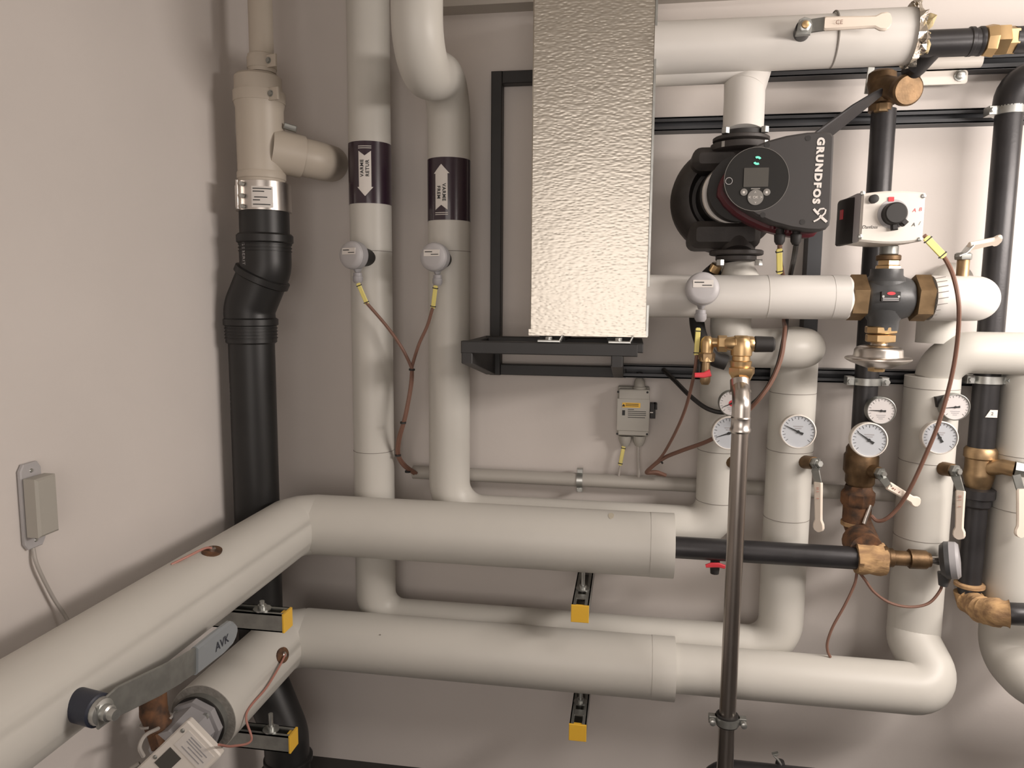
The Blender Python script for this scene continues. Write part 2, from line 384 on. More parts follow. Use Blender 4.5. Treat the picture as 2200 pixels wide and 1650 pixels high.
stain(lwr, 'scuff', M_seam, 815, 1366, ZL, .0775, .0028, .02)
# small probe wells cut in the thick pipes
def probe(label, c, n, cab):
    root = thing('probe_well', label, 'sensor', c)
    u, v, n = frame_from(V(n))
    mb = MB(); mb.lathe(V(c), n, [(-.01, .018), (.0012, .018), (.0012, .001)], 20, sx=1.5); mb.build('hole', M_rust, root)
    mb = MB(); mb.lathe(V(c), n, [(-.004, .007), (.007, .007), (.009, .004)], 12); mb.build('probe_tip', M_inox, root)
    mb = MB(); mb.tube(catmull(cab, 8), .0026, 8); mb.build('lead', M_pink, root)
def on_run(Xr, Zr, r, Y, a, h=0.0): return V((Xr + (r + h) * math.sin(a), Y, Zr + (r + h) * math.cos(a)))
yU = solveY(XU + .02, ZU + .076, 455)
probe('pink lead in an oval hole on top of the upper thick pipe', on_run(XU, ZU, RB, yU, .26), (.26, 0, 1),
      [on_run(XU, ZU, RB, yU, .26, .006), on_run(XU, ZU, RB, yU - .02, .20, .012), on_run(XU, ZU, RB, yU - .06, .05, .006), on_run(XU, ZU, RB, yU - .09, -.15, .0)])
yL2 = solveY(XL + .068, ZL + .035, 606)
probe('pink lead in a hole on the flank of the lower thick pipe', on_run(XL, ZL, .0775, yL2, 1.12), (.9, 0, .43),
      [on_run(XL, ZL, .0775, yL2, 1.12, .008), on_run(XL, ZL, .0775, yL2 - .04, 1.25, .008), on_run(XL, ZL, .0775, yL2 - .11, 1.45, .006), on_run(XL, ZL, .0775, yL2 - .2, 1.6, .004), PX(540, 1590, -.80), PX(500, 1603, -.80), PX(470, 1600, -.79)])

# ------------------------------------------------------------------ top pipe run with torn end
dA = .26; zA = zz(1600, 104, dA)
root = thing('insulated_pipe', 'white pipe under the ceiling from the foil box to a torn foil end', 'pipe', (xx(1420, 104, dA), -dA, zA))
kA = .001
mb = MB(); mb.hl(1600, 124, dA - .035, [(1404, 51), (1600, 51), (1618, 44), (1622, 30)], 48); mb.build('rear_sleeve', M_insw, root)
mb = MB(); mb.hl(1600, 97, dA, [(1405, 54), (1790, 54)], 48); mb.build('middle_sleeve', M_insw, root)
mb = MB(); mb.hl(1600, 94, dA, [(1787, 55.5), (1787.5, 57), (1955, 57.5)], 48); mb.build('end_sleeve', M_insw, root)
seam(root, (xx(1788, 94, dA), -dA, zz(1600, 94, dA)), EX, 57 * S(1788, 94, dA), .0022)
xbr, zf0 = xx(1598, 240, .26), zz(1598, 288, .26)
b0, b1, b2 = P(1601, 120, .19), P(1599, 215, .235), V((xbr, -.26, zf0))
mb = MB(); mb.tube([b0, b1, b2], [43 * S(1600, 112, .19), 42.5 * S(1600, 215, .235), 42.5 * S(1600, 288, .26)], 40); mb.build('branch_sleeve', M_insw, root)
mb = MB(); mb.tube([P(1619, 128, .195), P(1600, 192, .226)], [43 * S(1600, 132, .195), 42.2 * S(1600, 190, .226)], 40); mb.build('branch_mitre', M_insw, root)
# torn rim
for nm, mt, r0, r1, jit, xs in (('torn_wool', M_wool, .036, .054, .010, (1952, 1985)), ('torn_foil', M_tin, .048, .066, .011, (1950, 1972))):
    n = 30; oz = zz(1600, 92, dA); oy = -dA; rg = []
    for i, f in enumerate((0, .35, .7, 1)):
        X0 = xx(xs[0] + (xs[1] - xs[0]) * f, 92, dA); ring = []
        for k in range(n):
            a = 2 * PI * k / n; rr_ = (r1 - (r1 - r0) * f * (0.6 if nm == 'torn_foil' else 1)) + random.uniform(-jit, jit) * (f > 0)
            if nm == 'torn_foil' and f > .5 and 1.1 < a < 2.2: rr_ += .018
            ring.append(V((X0 + random.uniform(-.008, .010) * (f > 0), oy - rr_ * math.cos(a), oz + rr_ * math.sin(a))))
        rg.append(ring)
    mb = MB(); mb.rings(rg, caps=(nm == 'torn_wool')); mb.build(nm, mt, root, smooth=False)
mb = MB(); a_ = P(1925, 28, dA)
mb.add([a_, a_ + V((.03, -.012, .012)), a_ + V((.042, 0, .004)), a_ + V((.02, .012, -.006)), P(1963, 5, dA), P(1952, 30, dA), P(1972, 30, dA)],
       [[0, 1, 2, 3], [4, 5, 6]]); mb.build('foil_flap', M_tin, root, smooth=False)
# stem + lever through the top pipe
root = thing('ball_valve', 'long ivory lever on the white pipe under the ceiling', 'valve', P(1720, 85, dA + .06))
mb = MB(); mb.tube([P(1716, 84, dA + .02), P(1727, 60, dA + .085)], .0165, 24); mb.build('stem_collar', M_steelb, root)
c0 = P(1727, 58, dA + .09)
mb = MB(); mb.prism([(-.016, -.017), (.013, -.017), (.017, .004), (.012, .015), (0, .019), (-.010, .014)], c0, EX, EZ, -EY, -.003, .003, .001); mb.build('lever_plate', M_zinc, root)
mb = MB(); mb.lathe(c0 - EY * .003, -EY, [(0, .0125), (.008, .0125), (.009, .011)], 6); mb.build('nut', M_zinc, root)
mb = MB(); mb.lathe(c0 - EY * .011, -EY, [(0, .0075), (.006, .007), (.007, .003)], 16); mb.build('stem_end', M_brass, root)
pa, pb, pc = P(1742, 56, dA + .09), P(1775, 51, dA + .10), P(1915, 46, dA + .105)
mb = MB(); mb.strip([pa, pb], .027, .004, EZ); mb.build('lever', M_galv, root)
def grip(mb, a, b, w0, w1, th, wd, tip=.16):
    a, b = V(a), V(b); fs = [0, .02, .3, .62, .76, .84, .92, .97, 1.0]; ws = [.9, 1.0, .93, .86, .86, 1.25, 1.3, 1.05, .35]
    mb.strip([a.lerp(b, f) for f in fs], [w0 * k for k in ws], th, wd)
mb = MB(); grip(mb, pb - V((.004, 0, 0)), pc, .027, 0, .011, EZ); g = mb.build('lever_grip', M_sleeve, root)
text(g, 'grip_mark', 'CE', .012, P(1803, 48, dA + .11), EX, EZ, M_cab)

# ------------------------------------------------------------------ rails, frame, tray and foil box
def rail(label, x0p, x1p, yp0, yp1, xref, dd=.041):
    za, zb = zz(xref, yp0, dd), zz(xref, yp1, dd); xa_, xb_ = xx(x0p, yp0, dd), xx(x1p, yp0, dd)
    root = thing('strut_rail', label, 'rail', (xa_, 0, zb))
    h = (za - zb)
    mb = MB(); mb.wbox((xa_, -.003, zb), (xb_, 0, za)); mb.wbox((xa_, -dd, za - .004), (xb_, -.002, za)); mb.wbox((xa_, -dd, zb), (xb_, -.002, zb + .004))
    mb.build('channel', M_rail, root)
    mb = MB(); mb.wbox((xa_, -dd, za - h * .33), (xb_, -dd + .008, za - .001)); mb.build('upper_lip', M_rail, root)
    mb = MB(); mb.wbox((xa_, -dd, zb + .001), (xb_, -dd + .008, zb + h * .33)); mb.build('lower_lip', M_rail, root)
    return root
rail('dark strut rail on the wall behind the pump', 1300, 2330, 241, 272, 1790)
rail('dark strut rail hidden behind the white pipe under the ceiling', 1640, 2330, 128, 164, 1720)
rail('dark strut rail on the wall behind the gauges', 1322, 2330, 787, 815, 1500)
za, zb = zz(1750, 480, .045), zz(1735, 790, .045); xq = xx(1744, 640, .045)
root = thing('strut_post', 'dark upright strut on the wall between the pump and the black pipe', 'rail', (xq, 0, zb))
mb = MB(); mb.wbox((xq - .0165, -.050, zb), (xq + .0165, -.042, za)); mb.build('post_face', M_rail, root)
mb = MB(); mb.wbox((xq - .0165, -.043, zb), (xq - .0135, -.001, za)); mb.wbox((xq + .0135, -.043, zb), (xq + .0165, -.001, za)); mb.build('post_side', M_rail, root)
XA = xx(1066, 480, .03)
root = thing('mounting_frame', 'black steel frame and shelf carrying the foil box', 'frame', (XA, 0, zz(1066, 800, .03)))
tw = .0145
zt, zb = zz(1100, 165, .035), zz(1100, 794, .035)
mb = MB(); mb.wbox((XA - tw, -.036, zb - .016), (XA + tw, -.002, zt + .016), .002); mb.build('upright', M_frame, root)
mb = MB(); mb.wbox((XA + tw, -.035, zt - .016), (xx(1420, 165, .03), -.003, zt + .016), .002); mb.build('top_rail', M_frame, root)
xg = xx(1329, 790, .03)
mb = MB(); mb.wbox((XA + tw, -.035, zb - .015), (xg + .02, -.003, zb + .014), .002); mb.build('bottom_rail', M_frame, root)
zt1, zt0 = zz(1000, 728, .33), zz(1000, 757, .33)
zt1 = zz(1180, 736, .33); zt0 = zz(1180, 763, .33)
xl_, xr_ = xx(990, 750, .33), xx(1382, 750, .33)
mb = MB(); mb.wbox((xl_, -.33, zt0), (xr_ - .012, -.30, zt1), .002); mb.build('front_bar', M_frame, root)
mb = MB(); mb.wbox((xl_ + .02, -.13, zt0 + .004), (xr_, -.10, zt1 + .001), .002); mb.build('rear_bar', M_frame, root)
for X0, nm in ((xl_ + .014, 'arm'), (xg, 'arm')):
    mb = MB(); mb.prism([(-.329, zt1 - .002), (-.329, zt0 - .024), (-.035, zb - .015), (-.035, zt1 - .002)], (X0, 0, 0), EY, EZ, EX, -.013, .013, .002); mb.build(nm, M_frame, root)
mb = MB(); mb.wbox((xr_ - .05, -.329, zt1 - .02), (xr_, -.1, zt1 + .001), .002); mb.build('end_bar', M_frame, root)
for a, b in ((1155, 1203), (1307, 1355)):
    za = zt1 + .0005
    mb = MB(); mb.wbox((xx(a, 730, .325), -.331, za), (xx(b, 730, .325), -.27, za + .005), .001)
    mb.strip([V((xx(b, 730, .325) - .002, -.30, za + .002)), V((xx(b + 5, 730, .325), -.30, za + .016))], .05, .004, EY); mb.build('clip', M_zinc, root)
    mb = MB(); mb.lathe((xx((a + b) / 2 - 2, 730, .325), -.30, za + .005), EZ, [(0, .009), (.006, .009), (.007, .007)], 6); mb.build('bolt', M_zinc, root)
root = thing('foil_box', 'tall embossed silver foil box standing on the black shelf', 'heat exchanger', P(1264, 722, .29))
bl, br = xx(1138, 700, .30), xx(1396, 500, .30)
bz = zz(1260, 722, .30); bt = .722
mb = MB(); mb.wbox((bl, -.30, bz), (br, -.05, bt), .003); mb.build('cladding', M_foil, root, ang=20)
mb = MB(); mb.wbox((br - .002, -.304, bz + .002), (br + .003, -.29, bt)); mb.build('edge_fold', M_zinc, root)
mb = MB(); mb.wbox((bl - .002, -.3025, bz - .0005), (br + .002, -.2995, bz + .014)); mb.build('bottom_fold', M_foil, root, ang=20)
for X0 in (bl + .05, br - .06):
    mb = MB(); mb.wbox((X0 - .03, -.27, zt1 + .001), (X0 + .03, -.08, bz + .002)); mb.build('foot', M_frame, root)

# ------------------------------------------------------------------ circulation pump
px0 = P(1575, 425, .20); xpm = xbr
root = thing('circulation_pump', 'black circulation pump with a dark grey control head and display', 'pump', (xpm, -.26, zz(1594, 425, .26)))
pz = zz(1594, 425, .26)
PD = .26
cv = P(1562, 424, .2)
mb = MB(); mb.lathe((cv.x, -.10, cv.z), -EY, [(0, .09), (.006, .105), (.03, .118), (.06, .120), (.06, .06)], 56); mb.build('volute', M_cast, root, ang=50)
mb = MB(); mb.lathe((cv.x, -.115, cv.z), -EY, [(0, .117), (.012, .1255), (.055, .1255), (.090, .117), (.108, .102), (.110, .088), (.070, .078)], 56)
mb.build('volute_rim', M_cast, root, ang=50)
for sgn, y0, y1 in ((1, 322, 372), (-1, 536, 478)):
    za, zb_ = zz(1590, y0, .22), zz(1590, y1, .22)
    mb = MB(); mb.prism(rrect(-.095, .060, min(za, zb_), max(za, zb_), .020), (xpm - .012, 0, 0), EX, EZ, -EY, .13, .272, .014); mb.build('volute_shoulder', M_cast, root)
    mb = MB(); mb.tube([(xpm, -.25, zz(1590, 310 if sgn > 0 else 548, .25)), (xpm, -.22, (za + zb_) / 2)], [.036, .05], 32); mb.build('port', M_cast, root)
for y0, y1, hw, nm in ((296, 306, 60, 'flange'), (310, 326, 64, 'flange'), (538, 549, 58, 'flange'), (549, 561, 44, 'flange')):
    mb = MB(); mb.lathe((xpm - .002, -.25, 0), EZ, [(zz(1590, y1, .25), hw * .00102 - .003), (zz(1590, y1 - 2, .25), hw * .00102), (zz(1590, y0 + 2, .25), hw * .00102), (zz(1590, y0, .25), hw * .00102 - .003)], 40, up=EY); mb.build(nm, M_cast, root)
mb = MB(); mb.lathe((xpm, -.26, 0), EZ, [(zz(1590, 296, .26), .045), (zz(1590, 284, .26), .045)], 32); mb.build('gasket', M_rub, root)
for yb in (289, 318, 566):
    for sx in (-1, 1):
        zb_ = zz(1590, yb, .25)
        mb = MB(); mb.lathe((xpm + sx * .041, -.293, zb_ - .006), EZ, [(0, .0088), (.012, .0088), (.013, .007)], 6); mb.build('bolt', M_zinc, root)
mb = MB(); mb.lathe((cv.x, -.18, cv.z), -EY, [(0, .070), (.07, .066), (.072, .062)], 48); mb.build('motor_seat', M_rub, root)
mb = MB(); mb.lathe((cv.x + .006, -.252, cv.z), -EY, [(0, .066), (.004, .0685), (.009, .0685), (.011, .066)], 56); mb.build('clamp_ring', M_inox, root)
hd = [(1559, 402), (1561, 382), (1567, 366), (1579, 347), (1597, 329), (1620, 314), (1650, 302), (1690, 291), (1735, 284), (1772, 282), (1786, 285), (1792, 292), (1792, 306), (1788, 400), (1785, 470), (1782, 484), (1774, 493), (1762, 496), (1735, 495), (1700, 490), (1660, 479), (1625, 463), (1597, 446), (1575, 426)]
hp = [P(x, y, .42) for x, y in hd]
def hpoly(sc_, ox=0, oz=0):
    cxx = sum(p.x for p in hp) / len(hp); czz = sum(p.z for p in hp) / len(hp)
    return [(cxx + (p.x - cxx) * sc_ + ox, czz + (p.z - czz) * sc_ + oz) for p in hp]
mb = MB(); mb.lathe((cv.x + .012, -.262, cv.z), -EY, [(0, .064), (.02, .066), (.06, .068), (.085, .070)], 48); mb.build('motor_housing', M_rub, root)
mb = MB(); mb.prism(hpoly(1.0, -.010, -.009), (0, 0, 0), EX, EZ, -EY, .330, .372, .006); mb.build('red_body', M_dred, root)
mb = MB(); mb.prism(hpoly(1.0), (0, 0, 0), EX, EZ, -EY, .370, .42, .004); head = mb.build('control_head', M_pump, root, ang=30)
k4 = S(1625, 385, .42); pc_ = P(1625, 385, .4195)
mb = MB(); mb.lathe(pc_, -EY, [(-.002, .0632), (.0009, .0632), (.0009, .0624)], 64, caps=False); mb.build('panel_rim', M_btn, head)
mb = MB(); mb.lathe(pc_, -EY, [(-.004, .0622), (.0006, .0622)], 64); mb.build('panel', M_panel, head)
def patch(parent, name, m, x0, x1, y0, y1, d, th=.0012, rr=.001):
    a, b = P(x0, y1, d), P(x1, y0, d)
    mb = MB(); mb.prism(rrect(a.x, b.x, a.z, b.z, rr, 3), (0, 0, 0), EX, EZ, -EY, d - .001, d + th); return mb.build(name, m, parent)
def disc(parent, name, m, x, y, hw, d, th=.0015, seg=24):
    mb = MB(); c = P(x, y, d); mb.lathe(c, -EY, [(-.001, hw * S(x, y, d)), (th, hw * S(x, y, d)), (th + .0003, hw * S(x, y, d) * .85)], seg); return mb.build(name, m, parent)
patch(head, 'display', M_scr, 1597, 1652, 360, 402, .4203)
patch(head, 'display_mark', M_btn, 1613, 1633, 404, 407, .4203)
disc(head, 'button', M_btn, 1598, 413, 7.5, .4203); disc(head, 'button', M_btn, 1647, 413, 7.5, .4203)
dp = disc(head, 'keypad', M_btn, 1623, 424, 16.5, .4203)
for b_, x, y in (('<', 1610.5, 424), ('>', 1635.5, 424)): text(dp, 'key_mark', b_, .009, P(x, y, .4222), EX, EZ, M_label)
text(dp, 'key_mark', 'OK', .007, P(1623, 424, .4222), EX, EZ, M_label)
text(dp, 'key_mark', '>', .007, P(1623, 413, .4222), EZ, -EX, M_label); text(dp, 'key_mark', '>', .007, P(1622.5, 435, .4222), -EZ, EX, M_label)
for x, y in ((1598, 413), (1647, 413)): patch(head, 'button_mark', M_label, x - 2.5, x + 2.5, y - 2.5, y + 2.5, .4222, .0003)
cl = P(1627, 345, .4207)
for a0, a1 in ((30, 120), (210, 300)):
    mb = MB(); po = [(.0085 * math.cos(math.radians(a)), .0085 * math.sin(math.radians(a))) for a in range(a0, a1 + 1, 15)] + [(.0045 * math.cos(math.radians(a)), .0045 * math.sin(math.radians(a))) for a in range(a1, a0 - 1, -15)]
    mb.prism(po, cl, EX, EZ, -EY, 0, .001); mb.build('status_light', M_led, head, smooth=False)
mb = MB(); pc2 = P(1566, 389, .4207); mb.lathe(pc2, -EY, [(0, .0072), (.0006, .0072), (.0006, .0062), (0, .0062)], 24, caps=False); mb.build('embossed_mark', M_gryl, head)
for x, y in ((1648, 312), (1736, 297), (1639, 462), (1724, 477)):
    mb = MB(); mb.lathe(P(x, y, .4195), -EY, [(-.002, .0055), (.0012, .0055), (.0012, .003)], 14); mb.build('screw', M_rub, head)
dn = (P(1752, 440, .42) - P(1763, 300, .42)).normalized(); sd = V((dn.z, 0, -dn.x)); sd = -sd if sd.x > 0 else sd
text(head, 'lettering', 'GRUNDFOS', .0185, P(1758, 367, .4205), dn, -sd, M_label, ext=.0005, bold=.0011, space=1.25, fit=(P(1753, 441, .42) - P(1763, 298, .42)).length)
mk = []
for pts, wd in (([(1748, 449), (1753, 455), (1759, 461)], 6.5), ([(1757, 455), (1762, 449), (1770, 448), (1774, 451), (1772, 458), (1764, 466), (1756, 472), (1748, 476)], 4.5), ([(1761, 463), (1768, 470), (1776, 477)], 7)):
    mb = MB(); tt_ = (P(*pts[-1], .42) - P(*pts[0], .42)).normalized(); mb.strip([P(x, y, .4208) for x, y in pts], [wd * k4 * .8] * len(pts), .0012, tt_.cross(EY)); mb.build('emblem', M_label, head)
for x in (1675, 1710):
    mb = MB(); mb.vl(x, 510, .37, [(492, 9), (503, 9), (504, 12), (519, 11), (526, 7)], 12); mb.build('cable_gland', M_rub, root)
for x, y in ((1660, 486), (1693, 494)):
    mb = MB(); mb.lathe(P(x, y, .372), -EZ, [(0, .006), (.006, .006)], 10); mb.build('plug', M_dred, root)
# white fitting and cone under the pump
mb = MB(); mb.tube([P(1585, 562, .22), P(1588, 600, .22)], [.03, .046], 32); o = mb.build('pipe_reducer', M_ins, loc=P(1585, 562, .22)); tag(o, 'grey cone of insulation right under the pump', 'insulation')
root = thing('black_hose', 'black hose bending behind the white pipe to the brass tee', 'hose', P(1536, 580, .22))
mb = MB(); mb.tube(catmull([P(1536, 580, .22), P(1518, 598, .185), P(1500, 640, .18), P(1497, 690, .185), P(1508, 735, .21), P(1530, 768, .215), P(1560, 780, .215)], 8), .0175, 18); mb.build('hose', M_rub, root)
mb = MB(); mb.tube([P(1532, 584, .22), P(1540, 570, .225)], .013, 12); mb.build('end_fitting', M_brass, root)

# ------------------------------------------------------------------ control valve with actuator on the white pipe
dW = .26; RW = 46.5 * S(1650, 638, dW); zW = zz(1650, 638, dW)
root = thing('insulated_pipe', 'bright white pipe between the foil box and the brass nut of the grey valve', 'pipe', (xx(1380, 638, dW), -dW, zW))
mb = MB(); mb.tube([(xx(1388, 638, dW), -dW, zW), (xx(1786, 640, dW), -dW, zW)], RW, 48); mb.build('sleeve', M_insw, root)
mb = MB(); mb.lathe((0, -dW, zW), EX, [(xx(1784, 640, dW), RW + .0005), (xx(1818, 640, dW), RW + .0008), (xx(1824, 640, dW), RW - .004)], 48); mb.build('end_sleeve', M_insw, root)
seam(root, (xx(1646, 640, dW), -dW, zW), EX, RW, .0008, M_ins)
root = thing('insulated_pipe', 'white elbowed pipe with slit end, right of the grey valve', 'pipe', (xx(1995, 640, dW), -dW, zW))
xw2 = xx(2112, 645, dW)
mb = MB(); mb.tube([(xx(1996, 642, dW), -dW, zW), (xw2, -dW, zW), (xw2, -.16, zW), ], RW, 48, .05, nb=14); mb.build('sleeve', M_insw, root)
for k in range(9):
    a = math.radians(-62 + k * 15); nrm = V((0, -math.cos(a), math.sin(a)))
    p0 = V((xx(1994, 642, dW), -dW, zW)) + nrm * (RW + .0004)
    mb = MB(); mb.strip([p0, p0 + V((.022, 0, .004))], .0016, .0012, nrm.cross(EX)); mb.build('slit', M_seam, root)
mb = MB(); mb.lathe((xx(1995, 642, dW), -dW, zW), EX, [(-.004, .036), (0, RW - .001)], 40); mb.build('cut_end', M_cut, root)
root = thing('ball_valve', 'upright valve stem with a pale lever on top of the white elbowed pipe', 'valve', P(2068, 600, .26))
mb = MB(); mb.vl(2069, 570, .26, [(606, 12), (553, 12.5), (550, 11)], 20); mb.build('stem_collar', M_brassd, root)
mb = MB(); mb.vl(2070, 548, .26, [(558, 17), (554, 18), (546, 18), (543, 14)], 6); mb.build('nut', M_galv, root)
mb = MB(); mb.strip([P(2056, 551, .27), P(2072, 543, .27), P(2086, 527, .27)], .028, .004, V((.3, -.9, .2))); mb.build('lever', M_zinc, root)
mb = MB(); grip(mb, P(2080, 530, .27), P(2150, 515, .27), .028, 0, .010, V((.25, -.9, .55))); mb.build('lever_grip', M_sleeve, root)
# valve
xv = xx(1906, 635, dW)
root = thing('control_valve', 'dark grey valve body between two brass nuts, steel diaphragm below', 'valve', (xv, -dW, zW))
mb = MB(); mb.lathe((0, -dW, zW), EX, [(xx(1855, 638, dW), .036), (xx(1862, 638, dW), .042), (xx(1872, 638, dW), .045), (xx(1890, 638, dW), .051), (xx(1908, 638, dW), .053), (xx(1926, 638, dW), .051), (xx(1943, 638, dW), .045), (xx(1952, 638, dW), .042), (xx(1958, 638, dW), .036)], 48)
body = mb.build('body', M_vgry, root, ang=60)
mb = MB(); mb.vl(1901, 640, dW, [(710, 30), (690, 31), (668, 44), (605, 44), (592, 33), (578, 32)], 36); mb.build('bonnet', M_vgry, root)
for xa_, xb_ in ((1820, 1858), (1957, 1996)):
    A, B = xx(xa_, 640, dW), xx(xb_, 640, dW)
    mb = MB(); mb.lathe((0, -dW, zW), EX, [(A, .040), (A + .003, .0515), (B - .003, .0515), (B, .040)], 6, rot=PI / 6 + .2); mb.build('union_nut', M_brassd, root)
for y0, y1, hw, sg, m in ((548, 528, 19, 16, M_galv), (560, 548, 25, 24, M_bronze), (572, 558, 22, 6, M_brass), (586, 570, 27, 6, M_brass)):
    mb = MB(); mb.vl(1903, 640, dW, [(y0, hw - 2), (y0 - 2, hw), (y1 + 2, hw), (y1, hw - 2)], sg, rot=.3); mb.build('stem_nut', m, root)
for y0, y1, hw in ((716, 701, 32), (735, 718, 30)):
    mb = MB(); mb.vl(1897, 640, dW, [(y0, hw - 2), (y0 - 2, hw), (y1 + 2, hw), (y1, hw - 2)], 8, rot=.3); mb.build('lower_nut', M_brass, root)
mb = MB(); mb.vl(1895, 640, dW, [(792, 18), (786, 36), (779, 54), (775, 62), (772, 66), (769, 66), (767, 62), (766, 50), (763, 49), (752, 48), (746, 44), (743, 36), (741, 18), (732, 15)], 56); mb.build('diaphragm', M_inox, root)
mb = MB(); mb.vl(1893, 640, dW, [(798, 17), (789, 18)], 6); mb.build('bottom_nut', M_brass, root)
pl = P(1914, 637, dW + .0545)
mb = MB(); mb.box(pl, EX, EZ, -EY, -.019, .019, -.0105, .0105, -.012, .0012, 0, .002); plate = mb.build('name_plate', M_rub, root)
mb = MB(); mb.lathe(pl - EY * .0014 + EZ * .0065, -EY, [(0, .0085), (.0006, .0085)], 24, sy=.42); mb.build('red_mark', M_red, plate)
for sx in (-1, 1):
    mb = MB(); mb.lathe(pl - EY * .001 + EX * sx * .0155, -EY, [(0, .003), (.001, .0025)], 12); mb.build('rivet', M_zinc, plate)
mb = MB()
for q in (-.004, -.0075): mb.box(pl, EX, EZ, -EY, -.016, .016, q - .0008, q + .0008, .001, .0017)
mb.build('plate_print', M_gryl, plate)
# actuator
fa, fb = P(1846, 518, .365), P(1990, 414, .365)
root = thing('actuator', 'white motor actuator with a black knob above the grey valve', 'actuator', (xv, -.34, fa.z))
def bulge(x0, x1, z0, z1, e, n=8):
    top = [(x1 - (x1 - x0) * k / n, z1 + e * math.sin(PI * k / n)) for k in range(n + 1)]
    bot = [(x0 + (x1 - x0) * k / n, z0 - e * math.sin(PI * k / n)) for k in range(n + 1)]
    return bot + top
xl2 = xx(1829, 460, .37)
mb = MB(); mb.prism(bulge(fa.x, fb.x, fa.z, fb.z, .005), (0, 0, 0), EX, EZ, -EY, .25, .365, .004); hsg = mb.build('housing', M_white, root)
bk = [(fa.x - .002, -.361), (fa.x - .002, -.29), (fa.x - .058, -.285), (fa.x - .058, -.355), (fa.x - .035, -.445)]
mb = MB(); mb.prism([(fa.x - .001, -.362), (fa.x - .001, -.248), (fa.x - .008, -.248), (fa.x - .008, -.352)], (0, 0, 0), EX, EY, EZ, fa.z - .002, fb.z + .002, .002); mb.build('side_cover', M_gryl, root)
mb = MB(); mb.prism([(fa.x - .006, -.348), (fa.x - .006, -.252), (fa.x - .018, -.252), (fa.x - .026, -.29), (fa.x - .020, -.328)], (0, 0, 0), EX, EY, EZ, fa.z - .003, fb.z - .004, .003); sc_ = mb.build('black_end', M_rub, root)
mb = MB(); q = V((fa.x - .023, -.31, P(1813, 451, .40).z)); mb.box(q, V((.15, -.98, 0)), EZ, V((-.98, -.15, 0)), -.007, .007, -.010, .010, -.004, .0012, 0); mb.build('red_patch', M_red, sc_)
cK = P(1918, 460, .365)
mb = MB(); mb.lathe(cK, -EY, [(0, .0295), (.0012, .0295), (.0012, .025)], 40); mb.build('knob_ring', M_gryl, hsg)
mb = MB(); mb.lathe(cK, -EY, [(0, .0228), (.020, .0218), (.0225, .019)], 40)
mb.box(cK, V((.72, 0, -.7)), V((.7, 0, .72)), -EY, .010, .031, -.006, .006, 0, .018, .002); mb.box(cK, V((.1, 0, -1)), V((1, 0, .1)), -EY, .010, .033, -.006, .006, 0, .012, .002)
mb.build('knob', M_rub, hsg)
patch(hsg, 'red_pointer', M_red, 1908, 1921, 423, 433, .366)
mb = MB(); mb.lathe(P(1876, 428, .365), -EY, [(0, .009), (.010, .0085), (.011, .006)], 20); mb.build('plug', M_rub, hsg)
text(hsg, 'lettering', 'Danfoss', .0095, P(1868, 488, .3652), EX, EZ, M_ink, shear=.35)
for x, y in ((1853, 415), (1984, 421), (1848, 508), (1976, 514)):
    mb = MB(); mb.lathe(P(x, y, .365), -EY, [(-.002, .0045), (.002, .0045), (.003, .0025)], 12); mb.build('screw', M_zinc, hsg)
for s_, m, x, y in (('A', M_red, 1964, 452), ('B', M_red, 1977, 450), ('A', M_ink, 1962, 483), ('/', M_ink, 1975, 480)):
    text(hsg, 'printed_mark', s_, .0105, P(x, y, .3652), EX, EZ, m, shear=.2)
root_act = root
# ------------------------------------------------------------------ bare black pipes
RBk = .0272
def dotted(root, name, m, px, py, d, prof, seg=28): mb = MB(); mb.vl(px, py, d, prof, seg); return mb.build(name, m, root)
xB = xx(1874, 620, .1)
pxB = lambda y: proj((xB, -.1, zz(1870, y, .1)))[0]
root = thing('black_pipe', 'bare black pipe dropping from the bronze valve behind the grey valve to rusty fittings', 'pipe', (xB, -.1, zz(1893, 240, .1)))
mb = MB(); mb.tube([(xB, -.1, zz(1893, 236, .1)), (xB, -.1, zz(1845, 985, .1))], RBk, 32); mb.build('barrel', M_steelb, root)
mb = MB(); mb.lathe((xB, -.1, 0), EZ, [(zz(1852, 825, .1), .0325), (zz(1852, 810, .1), .0325)], 36); mb.build('clamp_rubber', M_rub, root)
mb = MB(); mb.lathe((xB, -.1, 0), EZ, [(zz(1852, 826, .1), .0335), (zz(1852, 811, .1), .0345)], 36)
for sx in (-1, 1): mb.wbox((xB + sx * .031, -.115, zz(1852, 827, .1)), (xB + sx * .048, -.085, zz(1852, 809, .1)), .001)
mb.build('pipe_clamp', M_zinc, root)
for sx in (-1, 1):
    mb = MB(); mb.lathe((xB + sx * .042, -.116, zz(1852, 818, .1)), -EY, [(0, .006), (.008, .006)], 6); mb.build('clamp_screw', M_zinc, root)
root = thing('rusty_fitting_stack', 'rusty bronze valve and elbow at the foot of the black pipe, above the hemp tee', 'valve', (xB, -.1, zz(1840, 1000, .1)))
zs = lambda y: zz(1840, y, .1)
mb = MB(); mb.lathe((xB, -.1, 0), EZ, [(zs(1042), .030), (zs(1036), .034), (zs(1020), .034), (zs(1012), .040), (zs(978), .040), (zs(972), .036), (zs(962), .036), (zs(955), .031)], 10); mb.build('valve_body', M_bronze, root)
mb = MB(); mb.lathe((xB - .002, -.1, 0), EZ, [(zs(1085), .036), (zs(1078), .041), (zs(1058), .041), (zs(1052), .034), (zs(1042), .032)], 8); mb.build('union', M_rust, root)
zt_ = zz(1865, 1192, .2)
mb = MB(); mb.tube([(xB - .002, -.1, zs(1080)), (xB - .002, -.1, zs(1120)), (xB + .02, -.12, zs(1165)), (xx(1866, 1180, .19), -.2, zt_)], .033, 24, .045); mb.build('elbow', M_rust, root)
